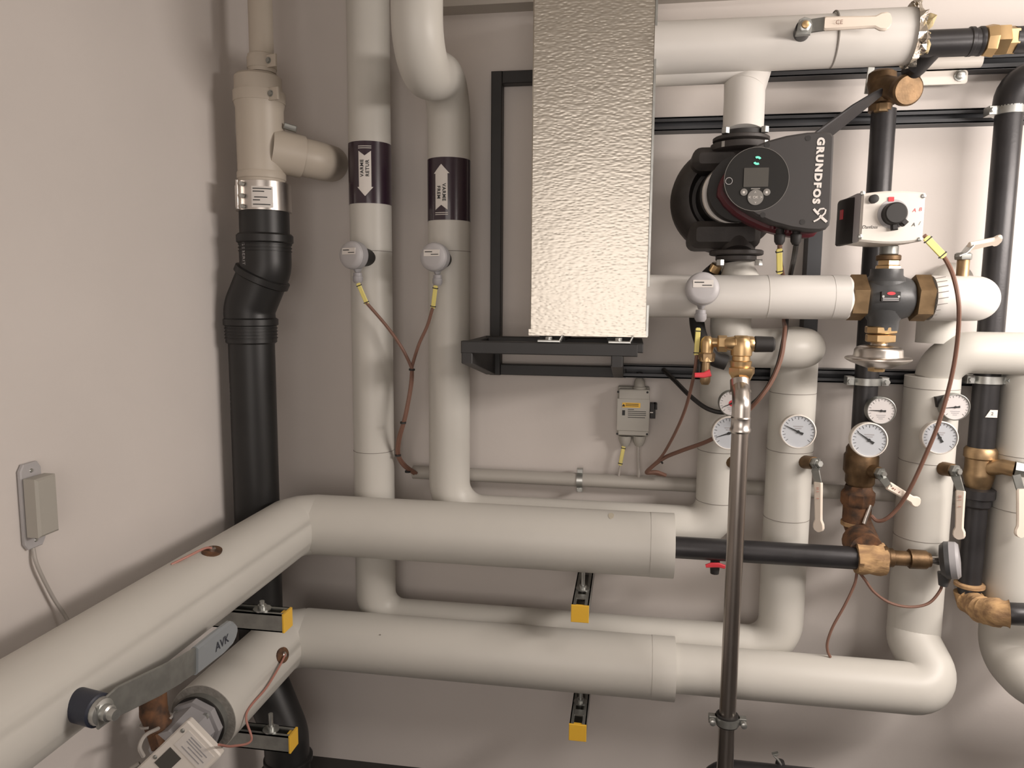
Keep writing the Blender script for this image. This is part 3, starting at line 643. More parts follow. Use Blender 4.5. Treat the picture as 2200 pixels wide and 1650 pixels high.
mb = MB(); mb.lathe((xB - .002, -.1, 0), EZ, [(zs(1128), .036), (zs(1120), .036)], 24); mb.build('lock_ring', M_hemp, root)
mb = MB(); a_, b_ = P(1845, 1160, .14), P(1862, 1182, .2); mb.tube([a_, b_], [.040, .038], 20); mb.build('elbow_collar', M_rust, root)
mb = MB(); mb.tube([P(1856, 1125, .14), P(1870, 1085, .13)], .005, 10); mb.build('probe_stem', M_inox, root)
# steel pipe K with tee, nipples, pressure transmitter
zK = zz(1640, 1187, .2); RK = .0268
root = thing('black_pipe', 'bare black pipe running right out of the upper thick white pipe', 'pipe', (xx(1447, 1180, .2), -.2, zK))
mb = MB(); mb.tube([(xx(1442, 1180, .2), -.2, zK), (xx(1845, 1190, .2), -.2, zK)], RK, 36); mb.build('barrel', M_steelb, root)
mb = MB()
n = 20; rg = []
for i in range(8):
    X0 = xx(1838 + 9 * i, 1192, .2); rg.append([V((X0, -.2 - (.036 + random.uniform(-.003, .004)) * math.cos(2 * PI * k / n), zK + (.036 + random.uniform(-.003, .004)) * math.sin(2 * PI * k / n))) for k in range(n)])
mb.rings(rg); mb.build('hemp_tee', M_hemp, root)
mb = MB(); mb.hl(1930, 1199, .2, [(1895, 27), (1903, 27), (1908, 20), (1918, 20), (1920, 16), (1952, 16), (1953, 21), (1990, 20), (1992, 16), (1998, 16)], 10); mb.build('nipple', M_bronze, root)
mb = MB(); mb.hl(1930, 1200, .2, [(1996, 9), (2022, 9)], 16); mb.build('sensor_stem', M_inox, root)
root = thing('pressure_transmitter', 'grey round transmitter seen edge-on at the end of the hemp-sealed tee', 'sensor', P(2030, 1205, .2))
ct = P(2018, 1203, .2); nx = V((.90, -.38, .16))
mb = MB(); mb.lathe(ct, nx, [(0, .018), (.002, .034), (.012, .043), (.022, .043)], 40); mb.build('housing', M_vgry, root)
mb = MB(); mb.lathe(ct + nx * .021, nx, [(0, .043), (.014, .0425), (.020, .037), (.022, .01)], 40); mb.build('cap', M_gry, root)
mb = MB(); mb.tube([ct + V((.013, -.004, -.030)), ct + V((.011, -.004, -.060))], [.016, .010], 16); mb.build('cable_gland', M_vgry, root)
# small red drain tap under pipe K
root = thing('drain_tap', 'small red tap hanging under the bare black pipe', 'valve', P(1535, 1205, .2))
mb = MB(); mb.vl(1536, 1215, .2, [(1232, 9), (1222, 10), (1202, 10), (1196, 12)], 14); mb.build('body', M_rub, root)
mb = MB(); mb.strip([P(1516, 1216, .215), P(1528, 1214, .215), P(1544, 1214, .215), P(1558, 1218, .215)], [.007, .012, .012, .009], .008, EZ); mb.build('handle', M_red, root)
# right bare black pipe
xR = xx(2138, 600, .1)
root = thing('black_pipe', 'bare black pipe at the right edge, elbowed at top, brass valve halfway', 'pipe', (xR, -.1, zz(2170, 240, .1)))
zT = zz(2180, 165, .1)
RR = .0285
mb = MB(); mb.tube([(xR + .3, -.1, zT), (xR, -.1, zT), (xR, -.1, zz(2105, 985, .1))], RR, 32, .06); mb.build('barrel', M_steelb, root)
mb = MB(); mb.tube([(xR + .1, -.1, zT), (xR, -.1, zT), (xR, -.1, zz(2170, 232, .1))], RR + .006, 32, .055); mb.build('elbow', M_steelb, root)
for y in (240, 815):
    zq = zz(2130, y, .1)
    mb = MB(); mb.lathe((xR, -.1, zq), EZ, [(-.009, RR + .002), (-.009, RR + .006), (.009, RR + .006), (.009, RR + .002)], 36)
    for sx in (-1, 1): mb.wbox((xR + sx * (RR + .003), -.115, zq - .010), (xR + sx * (RR + .020), -.085, zq + .010), .001)
    mb.build('pipe_clamp', M_zinc, root)
    for sx in (-1, 1):
        mb = MB(); mb.lathe((xR + sx * (RR + .013), -.116, zq), -EY, [(0, .006), (.008, .006)], 6); mb.build('clamp_screw', M_zinc, root)
mb = MB(); mb.prism([(-.014, -.009), (.012, -.009), (.012, .009), (-.004, .009)], P(2131, 889, .131), EX, EZ, -EY, -.001, .0005); mb.build('sticker', M_label, root)
text(root, 'sticker_mark', '2', .010, P(2132, 889, .1325), EX, EZ, M_ink)
zs2 = lambda y: zz(2105, y, .1)
mb = MB(); mb.tube([(xR, -.1, zs2(1085)), (xR, -.1, zz(2095, 1290, .1)), P(2112, 1312, .17), P(2160, 1318, .215), P(2420, 1330, .215)], RR - .003, 28, .05); mb.build('lower_barrel', M_steelb, root)
mb = MB(); mb.lathe((xR, -.1, 0), EZ, [(zs2(1090), .027), (zs2(1085), .033), (zs2(1070), .033), (zs2(1068), .040), (zs2(1050), .040), (zs2(1047), .032)], 10); mb.build('union_nut', M_steelb, root)
mb = MB(); mb.lathe((xR, -.1, zz(2092, 1256, .1)), EZ, [(-.006, .030), (-.004, .034), (.003, .034), (.006, .030)], 28); mb.build('lock_ring', M_hemp, root)
cpath = fillet([V((xR, -.1, zz(2095, 1275, .1))), V((xR, -.1, zz(2095, 1290, .1))), P(2112, 1312, .17), P(2150, 1317, .21), P(2168, 1319, .215)], .04, 6)
mb = MB(); mb.tube(cpath, [random.uniform(.029, .034) for _ in cpath], 18); mb.build('hemp_elbow', M_hemp, root)
root = thing('ball_valve', 'brass valve on the black pipe at the right edge, lever half out of frame', 'valve', (xR, -.1, zs2(1010)))
mb = MB(); mb.lathe((xR, -.1, 0), EZ, [(zs2(1048), .026), (zs2(1040), .029), (zs2(1022), .034), (zs2(1016), .034), (zs2(1010), .032), (zs2(985), .032), (zs2(982), .036), (zs2(966), .036), (zs2(960), .031)], 12); mb.build('body', M_brassd, root)
mb = MB(); mb.tube([(xR + .01, -.11, zs2(1003)), P(2155, 1003, .15), P(2178, 1008, .16)], [.020, .018, .018], 14); mb.build('stem_collar', M_brassd, root)
mb = MB(); mb.lathe(P(2180, 1006, .165), (.9, -.3, -.1), [(0, .019), (.02, .018), (.024, .012)], 6); mb.build('nut', M_zinc, root)
mb = MB(); mb.strip([P(2183, 1020, .185), P(2190, 1045, .187), P(2193, 1052, .187)], .018, .004, EX); mb.build('lever', M_galv, root)
mb = MB(); grip(mb, P(2194, 1050, .187), P(2192, 1154, .187), .020, 0, .010, EX); mb.build('lever_grip', M_sleeve, root)
# top right: black pipe, brass union, bronze valve, bracket
zTb = zz(2050, 92, dA)
root = thing('black_pipe', 'bare black pipe leaving the torn foil end at top right, brass union on it', 'pipe', P(1975, 92, dA))
mb = MB(); mb.tube([(xx(1950, 92, dA), -dA, zTb), (xx(2106, 92, dA), -dA, zTb)], .0272, 32); mb.build('barrel', M_steelb, root)
mb = MB(); mb.hl(2050, 91, dA, [(2078, 28), (2080, 30), (2088, 30), (2090, 28)], 28); mb.hl(2050, 91, dA, [(2098, 28), (2102, 30), (2108, 30), (2110, 27)], 28); mb.build('socket', M_steelb, root)
mb = MB(); mb.hl(2140, 87, dA, [(2108, 24), (2113, 31), (2130, 34), (2134, 34)], 8); mb.hl(2140, 87, dA, [(2132, 30), (2136, 33), (2160, 33), (2163, 29)], 6, rot=.25); mb.hl(2140, 87, dA, [(2160, 29), (2180, 29), (2183, 25)], 6, rot=.5); mb.build('union', M_brass, root)
mb = MB(); mb.tube([(xx(2176, 90, dA), -dA, zTb), (1.6, -dA, zTb)], .0265, 32); mb.build('far_barrel', M_steelb, root)
mb = MB(); mb.tube([P(2008, 100, dA), P(1988, 120, dA - .03), P(1968, 142, .215), P(1956, 156, .19)], [.022, .023, .023, .020], 24); mb.build('tee_leg', M_steelb, root)
root = thing('bronze_valve', 'bronze valve with a round cap and dark flat lever at top right', 'valve', (xB, -.1, zz(1893, 200, .1)))
mb = MB(); mb.vl(1893, 200, .11, [(240, 24), (226, 24), (224, 31), (216, 33), (208, 26), (196, 26), (180, 30), (158, 28), (152, 20)], 14); mb.build('body', M_bronze, root)
cc = P(1952, 193, .20); nc = V((.18, -.95, -.25))
mb = MB(); mb.lathe(cc - nc * .05, nc, [(0, .024), (.03, .028), (.034, .034), (.048, .034), (.052, .030)], 36); mb.build('cap', M_bronze, root)
mb = MB(); mb.tube([P(1893, 185, .12), cc - nc * .04], .026, 18); mb.build('cap_neck', M_bronze, root)
mb = MB(); mb.vl(1893, 236, .125, [(241, 15), (224, 15)], 6); mb.build('nut', M_brassd, root)
mb = MB(); mb.strip([P(1893, 198, .17), P(1874, 211, .18), P(1830, 242, .21), P(1770, 288, .235), P(1740, 310, .25)], [.020, .030, .042, .046, .046], .007, V((.62, 0, .78))); mb.build('lever', M_steelb, root)
root = thing('bracket', 'pale sheet metal bracket with one bolt below the top right black pipe', 'bracket', P(2030, 170, .03))
a_, b_ = P(1975, 184, .05), P(2080, 150, .05)
mb = MB(); mb.prism(rrect(a_.x, b_.x, a_.z, b_.z, .008), (0, 0, 0), EX, EZ, -EY, .044, .052, .001); mb.build('plate', M_white, root)
a_, b_ = P(1985, 150, .09), P(2098, 122, .05)
mb = MB(); mb.tube([V((a_.x, -.075, zz(2030, 137, .06))), V((b_.x, -.075, zz(2030, 137, .06)))], .0155, 24); mb.build('rolled_edge', M_white, root)
mb = MB(); mb.lathe(P(2062, 163, .052), -EY, [(0, .013), (.003, .013), (.003, .0095), (.013, .009), (.015, .005)], 14); mb.build('bolt', M_zinc, root)
root = thing('threaded_rod', 'thin metal rod and clip hanging left of the bronze valve at top right', 'rod', P(1868, 170, .06))
mb = MB(); mb.strip([P(1872, 145, .06), P(1864, 202, .06)], .016, .004, EX); mb.build('rod', M_zinc, root)

# ------------------------------------------------------------------ slim bare steel pipe and safety valve
xS = xx(1587, 1000, .42); RS = .0178
root = thing('slim_steel_pipe', 'slim bare steel pipe standing in front, from safety valve to the floor pipe', 'pipe', (xS, -.42, zz(1560, 1640, .42)))
mb = MB(); mb.tube([(xS, -.42, ZF + .18), (xS, -.42, zz(1590, 925, .42))], RS, 28); mb.build('barrel', M_inoxd, root)
zp = lambda y: zz(1594, y, .42)
mb = MB(); mb.lathe((xS, -.42, 0), EZ, [(zp(930), RS + .0005), (zp(926), .0215), (zp(921), .0215), (zp(918), .0195), (zp(902), .0195), (zp(898), .0205), (zp(895), .0190)], 32); mb.build('press_end', M_inox, root)
mb = MB(); mb.tube([(xS, -.42, zp(898)), (xS, -.42, zp(868)), (xS + .001, -.405, zp(850)), (xS + .001, -.385, zp(836))], .0190, 28, .02); mb.build('press_bend', M_inox, root)
mb = MB(); mb.tube([(xS + .001, -.388, zp(845)), (xS + .001, -.376, zp(822))], .0205, 28); mb.tube([(xS + .001, -.389, zp(849)), (xS + .001, -.387, zp(844))], .0225, 28); mb.build('press_collar', M_inox, root)
zcl = zz(1568, 1546, .42)
mb = MB(); mb.lathe((xS, -.42, zcl), EZ, [(-.012, RS), (-.012, RS + .006), (.012, RS + .006), (.012, RS)], 32); mb.build('clamp_rubber', M_rub, root)
mb = MB(); mb.lathe((xS, -.42, zcl), EZ, [(-.008, RS + .004), (-.008, RS + .0085), (.008, RS + .0085), (.008, RS + .004)], 32)
for sx in (-1, 1): mb.wbox((xS + sx * (RS + .005), -.428, zcl - .008), (xS + sx * (RS + .022), -.412, zcl + .008), .001)
mb.build('pipe_clamp', M_galv, root)
for sx in (-1, 1):
    mb = MB(); mb.lathe((xS + sx * (RS + .015), -.43, zcl), -EY, [(0, .0068), (.012, .0068), (.013, .005)], 10); mb.build('clamp_screw', M_zinc, root)
# safety valve group (brass)
root = thing('safety_valve', 'brass safety valve with a black cap on top of the slim steel pipe', 'valve', P(1592, 745, .36))
xs_ = xS + .001
mb = MB(); mb.vl(1594, 790, .365, [(818, 19), (806, 25), (802, 28), (790, 28), (788, 24)], 6, rot=.2); mb.build('outlet_nut', M_brass, root)
mb = MB(); mb.vl(1592, 770, .36, [(789, 21), (776, 23), (774, 19), (765, 19), (763, 22), (748, 23), (735, 22), (725, 18), (721, 12)], 28); mb.build('body', M_brass, root)
mb = MB(); mb.hl(1600, 739, .36, [(1556, 9), (1562, 14), (1577, 16), (1578, 18), (1598, 18), (1600, 16), (1602, 17), (1616, 17), (1622, 14)], 28); mb.build('bonnet', M_brass, root)
mb = MB(); mb.lathe((0, -.36, zz(1600, 739, .36)), EX, [(xx(1618, 739, .36), .0145), (xx(1622, 739, .36), .0175), (xx(1660, 739, .36), .0165), (xx(1664, 739, .36), .013)], 12); mb.build('cap', M_rub, root)
mb = MB(); mb.hl(1540, 738, .35, [(1541, 15), (1543, 18), (1561, 18), (1563, 15)], 6, rot=.3); mb.build('inlet_nut', M_brass, root)
root = thing('filling_tee', 'brass tee with a red drain handle left of the safety valve', 'valve', P(1520, 760, .34))
mb = MB(); mb.vl(1519, 750, .34, [(776, 16), (764, 15), (762, 13), (755, 13), (746, 14), (734, 14), (728, 12), (722, 6)], 24); mb.build('body', M_brass, root)
mb = MB(); mb.hl(1530, 736, .34, [(1515, 11), (1540, 10), (1545, 13)], 20); mb.build('branch', M_brass, root)
mb = MB(); mb.vl(1518, 780, .34, [(776, 14), (774, 17), (760, 18), (757, 15)], 6); mb.build('nut', M_brassd, root)
mb = MB(); mb.vl(1516, 790, .34, [(826, 8), (820, 11), (808, 11), (796, 10), (775, 9)], 16); mb.build('drain_cock', M_brassd, root)
mb = MB(); mb.strip([P(1526, 801, .362), P(1512, 806, .365), P(1492, 806, .37)], [.016, .012, .010], .007, EZ); mb.build('handle', M_red, root)
mb = MB(); mb.tube([P(1503, 772, .34), P(1502, 800, .34), P(1506, 812, .34)], .004, 8); mb.build('chain_stay', M_rub, root)

# ------------------------------------------------------------------ floor-level pipe at bottom
zfl = zz(1600, 1668, .30)
mb = MB(); mb.tube([P(1522, 1760, .30), V((xx(1530, 1660, .30), -.30, zfl)), V((1.5, -.30, zfl))], .034, 28, .05)
o = mb.build('brown_pipe', M_steelb, loc=P(1530, 1660, .3)); tag(o, 'dark brown pipe at the bottom edge behind the foot of the slim steel pipe', 'pipe')
root = thing('drain_cock', 'tiny dark tap with a pale lever at the bottom edge of the photo', 'valve', P(1672, 1638, .3))
mb = MB(); mb.vl(1676, 1640, .28, [(1660, 12), (1640, 10), (1634, 8)], 12); mb.build('body', M_rub, root)
mb = MB(); mb.strip([P(1677, 1640, .30), P(1668, 1628, .31), P(1660, 1620, .31), P(1672, 1618, .31)], .012, .004, EY); mb.build('handle', M_zinc, root)

# ------------------------------------------------------------------ black drain stack and cream tee
xDu, xDl, yD = xx(569, 500, .2), xx(546, 900, .2), -.2
zd = lambda y: zz(560, y, .2)
root = thing('drain_stack', 'black plastic drain stack in the corner, offset halfway, behind the thick pipes', 'drain pipe', (xDl, yD, ZF))
mb = MB(); mb.lathe((xDu, yD, 0), EZ, [(zd(512), .0620), (zd(452), .0620)], 40); mb.build('spigot', M_blk, root)
mb = MB(); mb.lathe((xDu, yD, 0), EZ, [(zd(524), .066), (zd(521), .0705), (zd(507), .0705), (zd(503), .066)], 40); mb.build('collar', M_blk, root)
mb = MB(); mb.tube([(xDu, yD, zd(515)), (xDu, yD, zd(575)), (xDl - .004, yD, zd(665)), (xDl, yD, zd(700))], .0645, 36, .07); mb.build('offset_bend', M_blk, root)
dirn = V((xDl - .004 - xDu, 0, zd(665) - zd(575))).normalized()
pm_ = V((xDu, yD, zd(575))).lerp(V((xDl - .004, yD, zd(665))), .22)
mb = MB(); mb.lathe(pm_, dirn, [(-.010, .066), (-.007, .0715), (.008, .0715), (.011, .066)], 40); mb.build('collar', M_blk, root)
mb = MB(); mb.lathe((xDl, yD, 0), EZ, [(zd(738), .0600), (zd(735), .0645), (zd(700), .0645), (zd(698), .0690), (zd(686), .0690), (zd(683), .064)], 40); mb.build('socket', M_blk, root)
mb = MB(); mb.tube([(xDl, yD, zd(730)), (xDl, yD, zd(1420))], .0585, 40); mb.build('barrel', M_blk, root)
for cx_, yy in ((xDu, (526, 533, 540)), (xDl, (705, 712, 719, 726))):
    for y in yy:
        mb = MB(); mb.lathe((cx_, yD, zd(y)), EZ, [(-.0015, .0645), (-.001, .0665), (.001, .0665), (.0015, .0645)], 40); mb.build('rib', M_blk, root)
mb = MB(); mb.tube([(xDl, yD, zd(1400)), (xDl, yD, zd(1450)), V((xDl + .075, yD - .02, zd(1560))), V((xDl + .08, yD - .02, zd(1720)))], .060, 36, .10); mb.build('foot_bend', M_blk, root)
mb = MB(); mb.lathe(V((xDl + .079, yD - .02, zd(1612))), EZ, [(-.008, .062), (-.005, .066), (.005, .066), (.008, .062)], 36); mb.build('collar', M_blk, root)
def wrapD(cx_, R):
    def f(p):
        a = (p.x - cx_) / R; return V((cx_ + R * math.sin(a), yD - R * math.cos(a), p.z))
    return f
text(root, 'lettering', 'GEBERIT', .0145, (xDu - .030, yD - .065, zd(547)), -EZ, EX, M_gryl, wrap=wrapD(xDu, .0653), space=1.1)
text(root, 'lettering', 'GEBERIT', .0115, (xDl - .050, yD - .06, zd(850)), -EZ, EX, M_gry, wrap=wrapD(xDl, .0592), space=1.8)
root = thing('cream_drain_tee', 'cream plastic drain pipe and tee branch standing on the black stack', 'drain pipe', (xDu, yD, zd(392)))
xT = xDu + .0; 
mb = MB(); mb.tube([(xT + .006, yD, zd(170)), (xT + .006, yD, ZC)], .0295, 32); mb.build('upper_pipe', M_pvc, root)
mb = MB(); mb.lathe((xT + .006, yD, 0), EZ, [(zd(158), .034), (zd(150), .035), (zd(120), .034), (zd(118), .030)], 32); mb.build('upper_socket', M_pvc, root)
mb = MB(); mb.lathe((xT - .006, yD, 0), EZ, [(zd(212), .058), (zd(207), .0585), (zd(168), .0575), (zd(163), .052), (zd(158), .033)], 40); mb.build('reducer', M_pvc, root)
mb = MB(); mb.lathe((xT - .004, yD, 0), EZ, [(zd(394), .056), (zd(391), .0575), (zd(236), .0585), (zd(222), .0625), (zd(208), .0625), (zd(206), .057)], 40); mb.build('tee_body', M_pvc, root)
mb = MB(); mb.lathe((xT - .004, yD, 0), EZ, [(zd(388), .058), (zd(386), .0600), (zd(374), .0600), (zd(371), .058)], 40); mb.build('rim', M_pvc, root)
bA, bB = V((xT + .02, yD, zd(322))), P(690, 347, .12)
mb = MB(); mb.tube([bA, bA.lerp(bB, .62)], .0535, 36); mb.build('branch_socket', M_pvc, root)
mb = MB(); mb.tube([bA, bB, P(712, 352, .0)], .0485, 36, .055); mb.build('branch_elbow', M_pvc, root)
for yb, r0 in ((138, .036), (212, .0635)):
    xo = xT + (.006 if yb < 200 else -.004)
    mb = MB(); mb.lathe((xo, yD, zd(yb)), EZ, [(-.013, r0 - .003), (-.013, r0), (.013, r0), (.013, r0 - .003)], 40); mb.build('strap', M_pvc, root)
    q = V((xo + r0 * .78, yD - r0 * .62, zd(yb)))
    uu = V((.75, .66, 0)); nn = V((.66, -.75, 0))
    uu = V((.96, -.28, 0)); nn = V((-.28, -.96, 0))
    mb = MB(); mb.box(q, uu, EZ, nn, -.026, .026, -.016, .014, -.004, .003, .001); mb.build('strap_lug', M_pvc, root)
    mb = MB(); mb.lathe(q + nn * .003 + uu * .004, nn, [(0, .008), (.001, .008), (.001, .006), (.004, .0055)], 16); mb.build('screw', M_galv, root)
q = P(623, 275, .19)
mb = MB(); mb.box(q, V((.8, .5, -.2)).normalized(), V((.2, 0, .98)), V((.5, -.8, .1)), -.016, .016, -.006, .008, -.006, .006, .002); mb.build('branch_clip', M_galv, root)
# steel band coupling
root = thing('band_coupling', 'shiny steel band coupling between the cream tee and black stack', 'coupling', (xDu, yD, zd(457)))
mb = MB(); mb.lathe((xDu, yD, 0), EZ, [(zd(457), .063), (zd(456), .0685), (zd(395), .0675), (zd(394), .062)], 48); mb.build('band', M_inox, root)
def cyl_patch(parent, name, m, cx_, cy_, R, a0, a1, z0, z1, n=10):
    mb = MB(); rg = [[V((cx_ + R * math.sin(a0 + (a1 - a0) * k / n), cy_ - R * math.cos(a0 + (a1 - a0) * k / n), z)) for k in range(n + 1)] for z in (z0, z1)]
    mb.rings(rg, caps=False, closed=False); return mb.build(name, m, parent)
lb = cyl_patch(root, 'paper_label', M_label, xDu, yD, .0692, .05, .80, zd(452), zd(408))
mb = MB()
for z0, a0, a1 in ((413, .1, .75), (419, .1, .5), (431, .15, .6), (437, .1, .35), (446, .1, .7)):
    n = 6; R = .0696; zc = zd(z0)
    mb.rings([[V((xDu + R * math.sin(a0 + (a1 - a0) * k / n), yD - R * math.cos(a0 + (a1 - a0) * k / n), z)) for k in range(n + 1)] for z in (zc - .0012, zc + .0012)], caps=False, closed=False)
mb.build('label_print', M_ink, lb)
lb = cyl_patch(root, 'paper_label', M_label, xDu, yD, .0690, -1.25, -.62, zd(450), zd(403))
q = V((xDu - .026, yD - .066, 0))
mb = MB(); mb.wbox((q.x - .010, q.y - .008, zd(456)), (q.x - .004, q.y + .02, zd(395)), .001); mb.build('fold', M_inox, root)
for y in (403, 428, 450):
    mb = MB(); mb.lathe((q.x + .006, q.y - .002, zd(y)), -EY, [(0, .006), (.008, .0055)], 6); mb.build('screw', M_zinc, root)

# ------------------------------------------------------------------ arrow stickers on the two risers
def sticker(xc, px_c, y0, y1, up, words, label, group):
    R = RP + .0008; zc0, zc1 = zz(px_c, y1, .155), zz(px_c, y0, .155)
    root = thing('pipe_sticker', label, 'sticker', (xc, -.1, zc0))
    mb = MB(); mb.lathe((xc, -.1, 0), EZ, [(zc0, R), (zc1, R)], 56, caps=False); mb.build('band', M_purp, root)
    H = zc1 - zc0; a_c = math.asin(max(-.9, min(.9, (xx(px_c, (y0 + y1) / 2, .155) - xc) / R))); zm = (zc0 + zc1) / 2
    def wrap(p, h=.0008): a = (p.x - xc) / (R + h); return V((xc + (R + h) * math.sin(a), -.1 - (R + h) * math.cos(a), p.z))
    x0 = xc + a_c * R; W = .0165
    def grid(rows, name, m, h):
        mb = MB(); rg = []
        for z, hw, in rows: rg.append([wrap(V((x0 + hw * (k / 4 - 1), 0, z)), h) for k in range(9)])
        mb.rings(rg, caps=False, closed=False); return mb.build(name, m, root)
    sg = 1 if up else -1
    tail, nk, tip = zm - sg * H * .34, zm + sg * H * .24, zm + sg * H * .39
    mb = MB(); rows = []
    rg = [[wrap(V((x0 + W * (k / 4 - 1), 0, tail + (sg * .012 * (1 - abs(k / 4 - 1))))), .0006) for k in range(9)], [wrap(V((x0 + W * (k / 4 - 1), 0, nk)), .0006) for k in range(9)]]
    mb.rings(rg, caps=False, closed=False)
    rg = [[wrap(V((x0 + W * 1.3 * (k / 4 - 1) * s, 0, nk + (tip - nk) * (1 - s))), .0006) for k in range(9)] for s in (1, .6, .25, .02)]
    mb.rings(rg, caps=False, closed=False); ar = mb.build('arrow', M_label, root)
    for q in (.385, .415):
        zq = zm - sg * H * q; grid([(zq - .0008, W * 1.05), (zq + .0008, W * 1.05)], 'line', M_label, .0006)
    ud = -EZ if up else EZ
    for wd, off in zip(words, (1, -1)):
        vd = EX if up else -EX
        text(ar, 'lettering', wd, .0125, V((x0 + vd.x * off * .0072, 0, zm - sg * H * .06)), ud, vd, M_ink, wrap=lambda p: wrap(p, .0011), bold=.00035, space=1.15)
    return root
sticker(x1, 784, 302, 436, False, ('VARME', 'RETUR'), 'purple pipe sticker with a white down arrow reading VARME RETUR', None)
sticker(xb, 948, 337, 472, True, ('VARME', 'FREM'), 'purple pipe sticker with a white up arrow reading VARME FREM', None)

# ------------------------------------------------------------------ temperature transmitters
def cable_tag(parent, pts, w=.011):
    a, b = P(*pts[0]), P(*pts[1]); t = (b - a).normalized(); wd = t.cross(EY).normalized()
    mb = MB(); mb.strip([a, a.lerp(b, .03), a.lerp(b, .5), a.lerp(b, .97), b], [w * .6, w, w, w, w * .6], .004, wd); tg = mb.build('cable_tag', M_tag, parent)
    for f in (.12, .90):
        c = a.lerp(b, f); mb = MB(); mb.strip([c - wd * w * .62, c + wd * w * .62], .0022, .0062, t); mb.build('tie', M_ink, tg)
    return tg
def transmitter(label, px, py, d, n, r, base, tg):
    c = P(px, py, d); n = V(n).normalized()
    root = thing('temperature_transmitter', label, 'sensor', c)
    bs = P(*base)
    mb = MB(); mb.tube([bs, c - n * .012], [.022, .024], 24); mb.build('base', M_rub, root)
    mb = MB(); mb.lathe(c, n, [(-.016, r * .72), (-.008, r * .96), (.006, r), (.012, r), ], 40)
    mb.lathe(c - n * .007 - EZ * (r * .45), -EZ, [(-.004, r * .80), (.004, r * .78), (.022, r * .46), (.026, r * .34)], 24, sx=1, sy=.45); mb.build('housing', M_gry, root)
    mb = MB(); mb.lathe(c + n * .011, n, [(0, r * .98), (.008, r * .96), (.013, r * .88), (.015, r * .6)], 40); cap = mb.build('cap', M_gryl, root, ang=60)
    mb = MB(); z0 = c - n * .007 - EZ * (r + .007)
    mb.lathe(z0, -EZ, [(0, .011), (.008, .011), (.009, .013), (.020, .013), (.026, .009)], 12); mb.build('cable_gland', M_gry, root)
    u = EZ.cross(n).normalized()
    u = u if u.x > 0 else -u; vv = n.cross(u); vv = vv if vv.z > 0 else -vv
    lc = c + n * .0262 + vv * r * .25
    mb = MB(); mb.box(lc, u, vv, n, -r * .58, r * .58, -r * .22, r * .22, -.004, .0006); lb = mb.build('paper_label', M_label, cap)
    mb = MB(); mb.box(lc, u, vv, n, -r * .5, r * .05, r * .05, r * .11, 0, .001); mb.box(lc, u, vv, n, -r * .05, r * .5, -r * .12, -r * .07, 0, .001); mb.build('label_print', M_ink, lb)
    cable_tag(root, tg)
    return root
transmitter('grey round sensor on the left riser, below the down arrow', 764, 549, .20, (-.35, -1, .02), .036, (800, 556, .12), ((769, 608, .2), (789, 654, .19)))
transmitter('grey round sensor on the second riser, below the up arrow', 937, 553, .20, (-.18, -1, .02), .036, (960, 560, .12), ((936, 613, .2), (930, 663, .19)))
transmitter('grey round sensor on the bright white pipe beside the foil box', 1508, 622, .335, (0, -1, .12), .0365, (1512, 630, .29), ((1500, 704, .335), (1496, 764, .335)))
# cables
cable('sensor_cable', 'two brown sensor cables joined in a Y between the two risers', [(787, 650, .19), (830, 700, .18), (862, 745, .175), (882, 785, .17), (884, 800, .17), (880, 840, .17), (868, 900, .17), (856, 940, .15), (853, 975, .12), (866, 1000, .09), (890, 1018, .06)], .0042, M_cab)
o = bpy.data.objects['sensor_cable']
cable('lead', '', [(930, 660, .19), (918, 700, .18), (900, 740, .175), (886, 785, .165), (886, 800, .165), (884, 830, .165), (872, 895, .165), (860, 940, .145), (857, 975, .115), (870, 998, .085), (895, 1017, .055)], .0042, M_cab, parent=o)
for q in ((885, 794, .168), (866, 908, .168), (855, 978, .118), (876, 1013, .075)):
    mb = MB(); mb.lathe(P(*q), (0.05, 0, 1), [(-.0022, .0078), (.0022, .0078)], 12, sx=1.3); mb.build('tie', M_ink, o)
ct_ = cable('sensor_cable', 'thin brown cable hanging from the sensor beside the foil box', [(1497, 762, .335), (1492, 800, .33), (1478, 860, .3), (1462, 905, .25), (1440, 950, .18), (1418, 985, .12), (1388, 1014, .08), (1405, 1017, .08), (1428, 1021, .07)], .0038, M_cab)
ct2 = cable('sensor_cable', 'brown cable looping from the pump down past the gauges to the conduit', [(1675, 524, .37), (1676, 560, .30), (1683, 600, .185), (1684, 640, .18), (1685, 690, .19), (1686, 710, .24), (1679, 765, .26), (1660, 815, .27), (1635, 852, .27), (1605, 885, .25), (1570, 920, .22), (1520, 948, .2), (1465, 968, .16), (1425, 985, .12), (1392, 1012, .085), (1412, 1014, .085), (1430, 1021, .075)], .0050, M_cab)
cable_tag(ct2, ((1674, 534, .36), (1675, 588, .33)), .012)
mb = MB(); mb.lathe(P(1420, 990, .11), (.6, 0, .4), [(-.002, .009), (.002, .009)], 10); mb.build('tie', M_ink, ct2)
cable('power_cable', 'black cable from the pump looping down to the dark rail', [(1711, 524, .37), (1706, 555, .32), (1699, 588, .19), (1692, 650, .18), (1689, 690, .19), (1684, 730, .235), (1670, 790, .23), (1645, 838, .22), (1610, 872, .2), (1560, 886, .18), (1520, 878, .17), (1482, 850, .14), (1450, 818, .09), (1425, 794, .05)], .0058, M_cabb)
ca = cable('actuator_cable', 'long brown cable hanging from the white actuator across the gauges', [(1986, 506, .31), (2012, 532, .30), (2034, 562, .31), (2050, 600, .335), (2060, 660, .34), (2056, 740, .29), (2042, 820, .26), (2018, 905, .24), (1990, 975, .22), (1958, 1045, .2), (1930, 1090, .18), (1905, 1114, .17), (1885, 1119, .16), (1872, 1108, .15)], .0046, M_cab)
cable_tag(ca, ((1989, 510, .32), (2029, 552, .32)), .015)
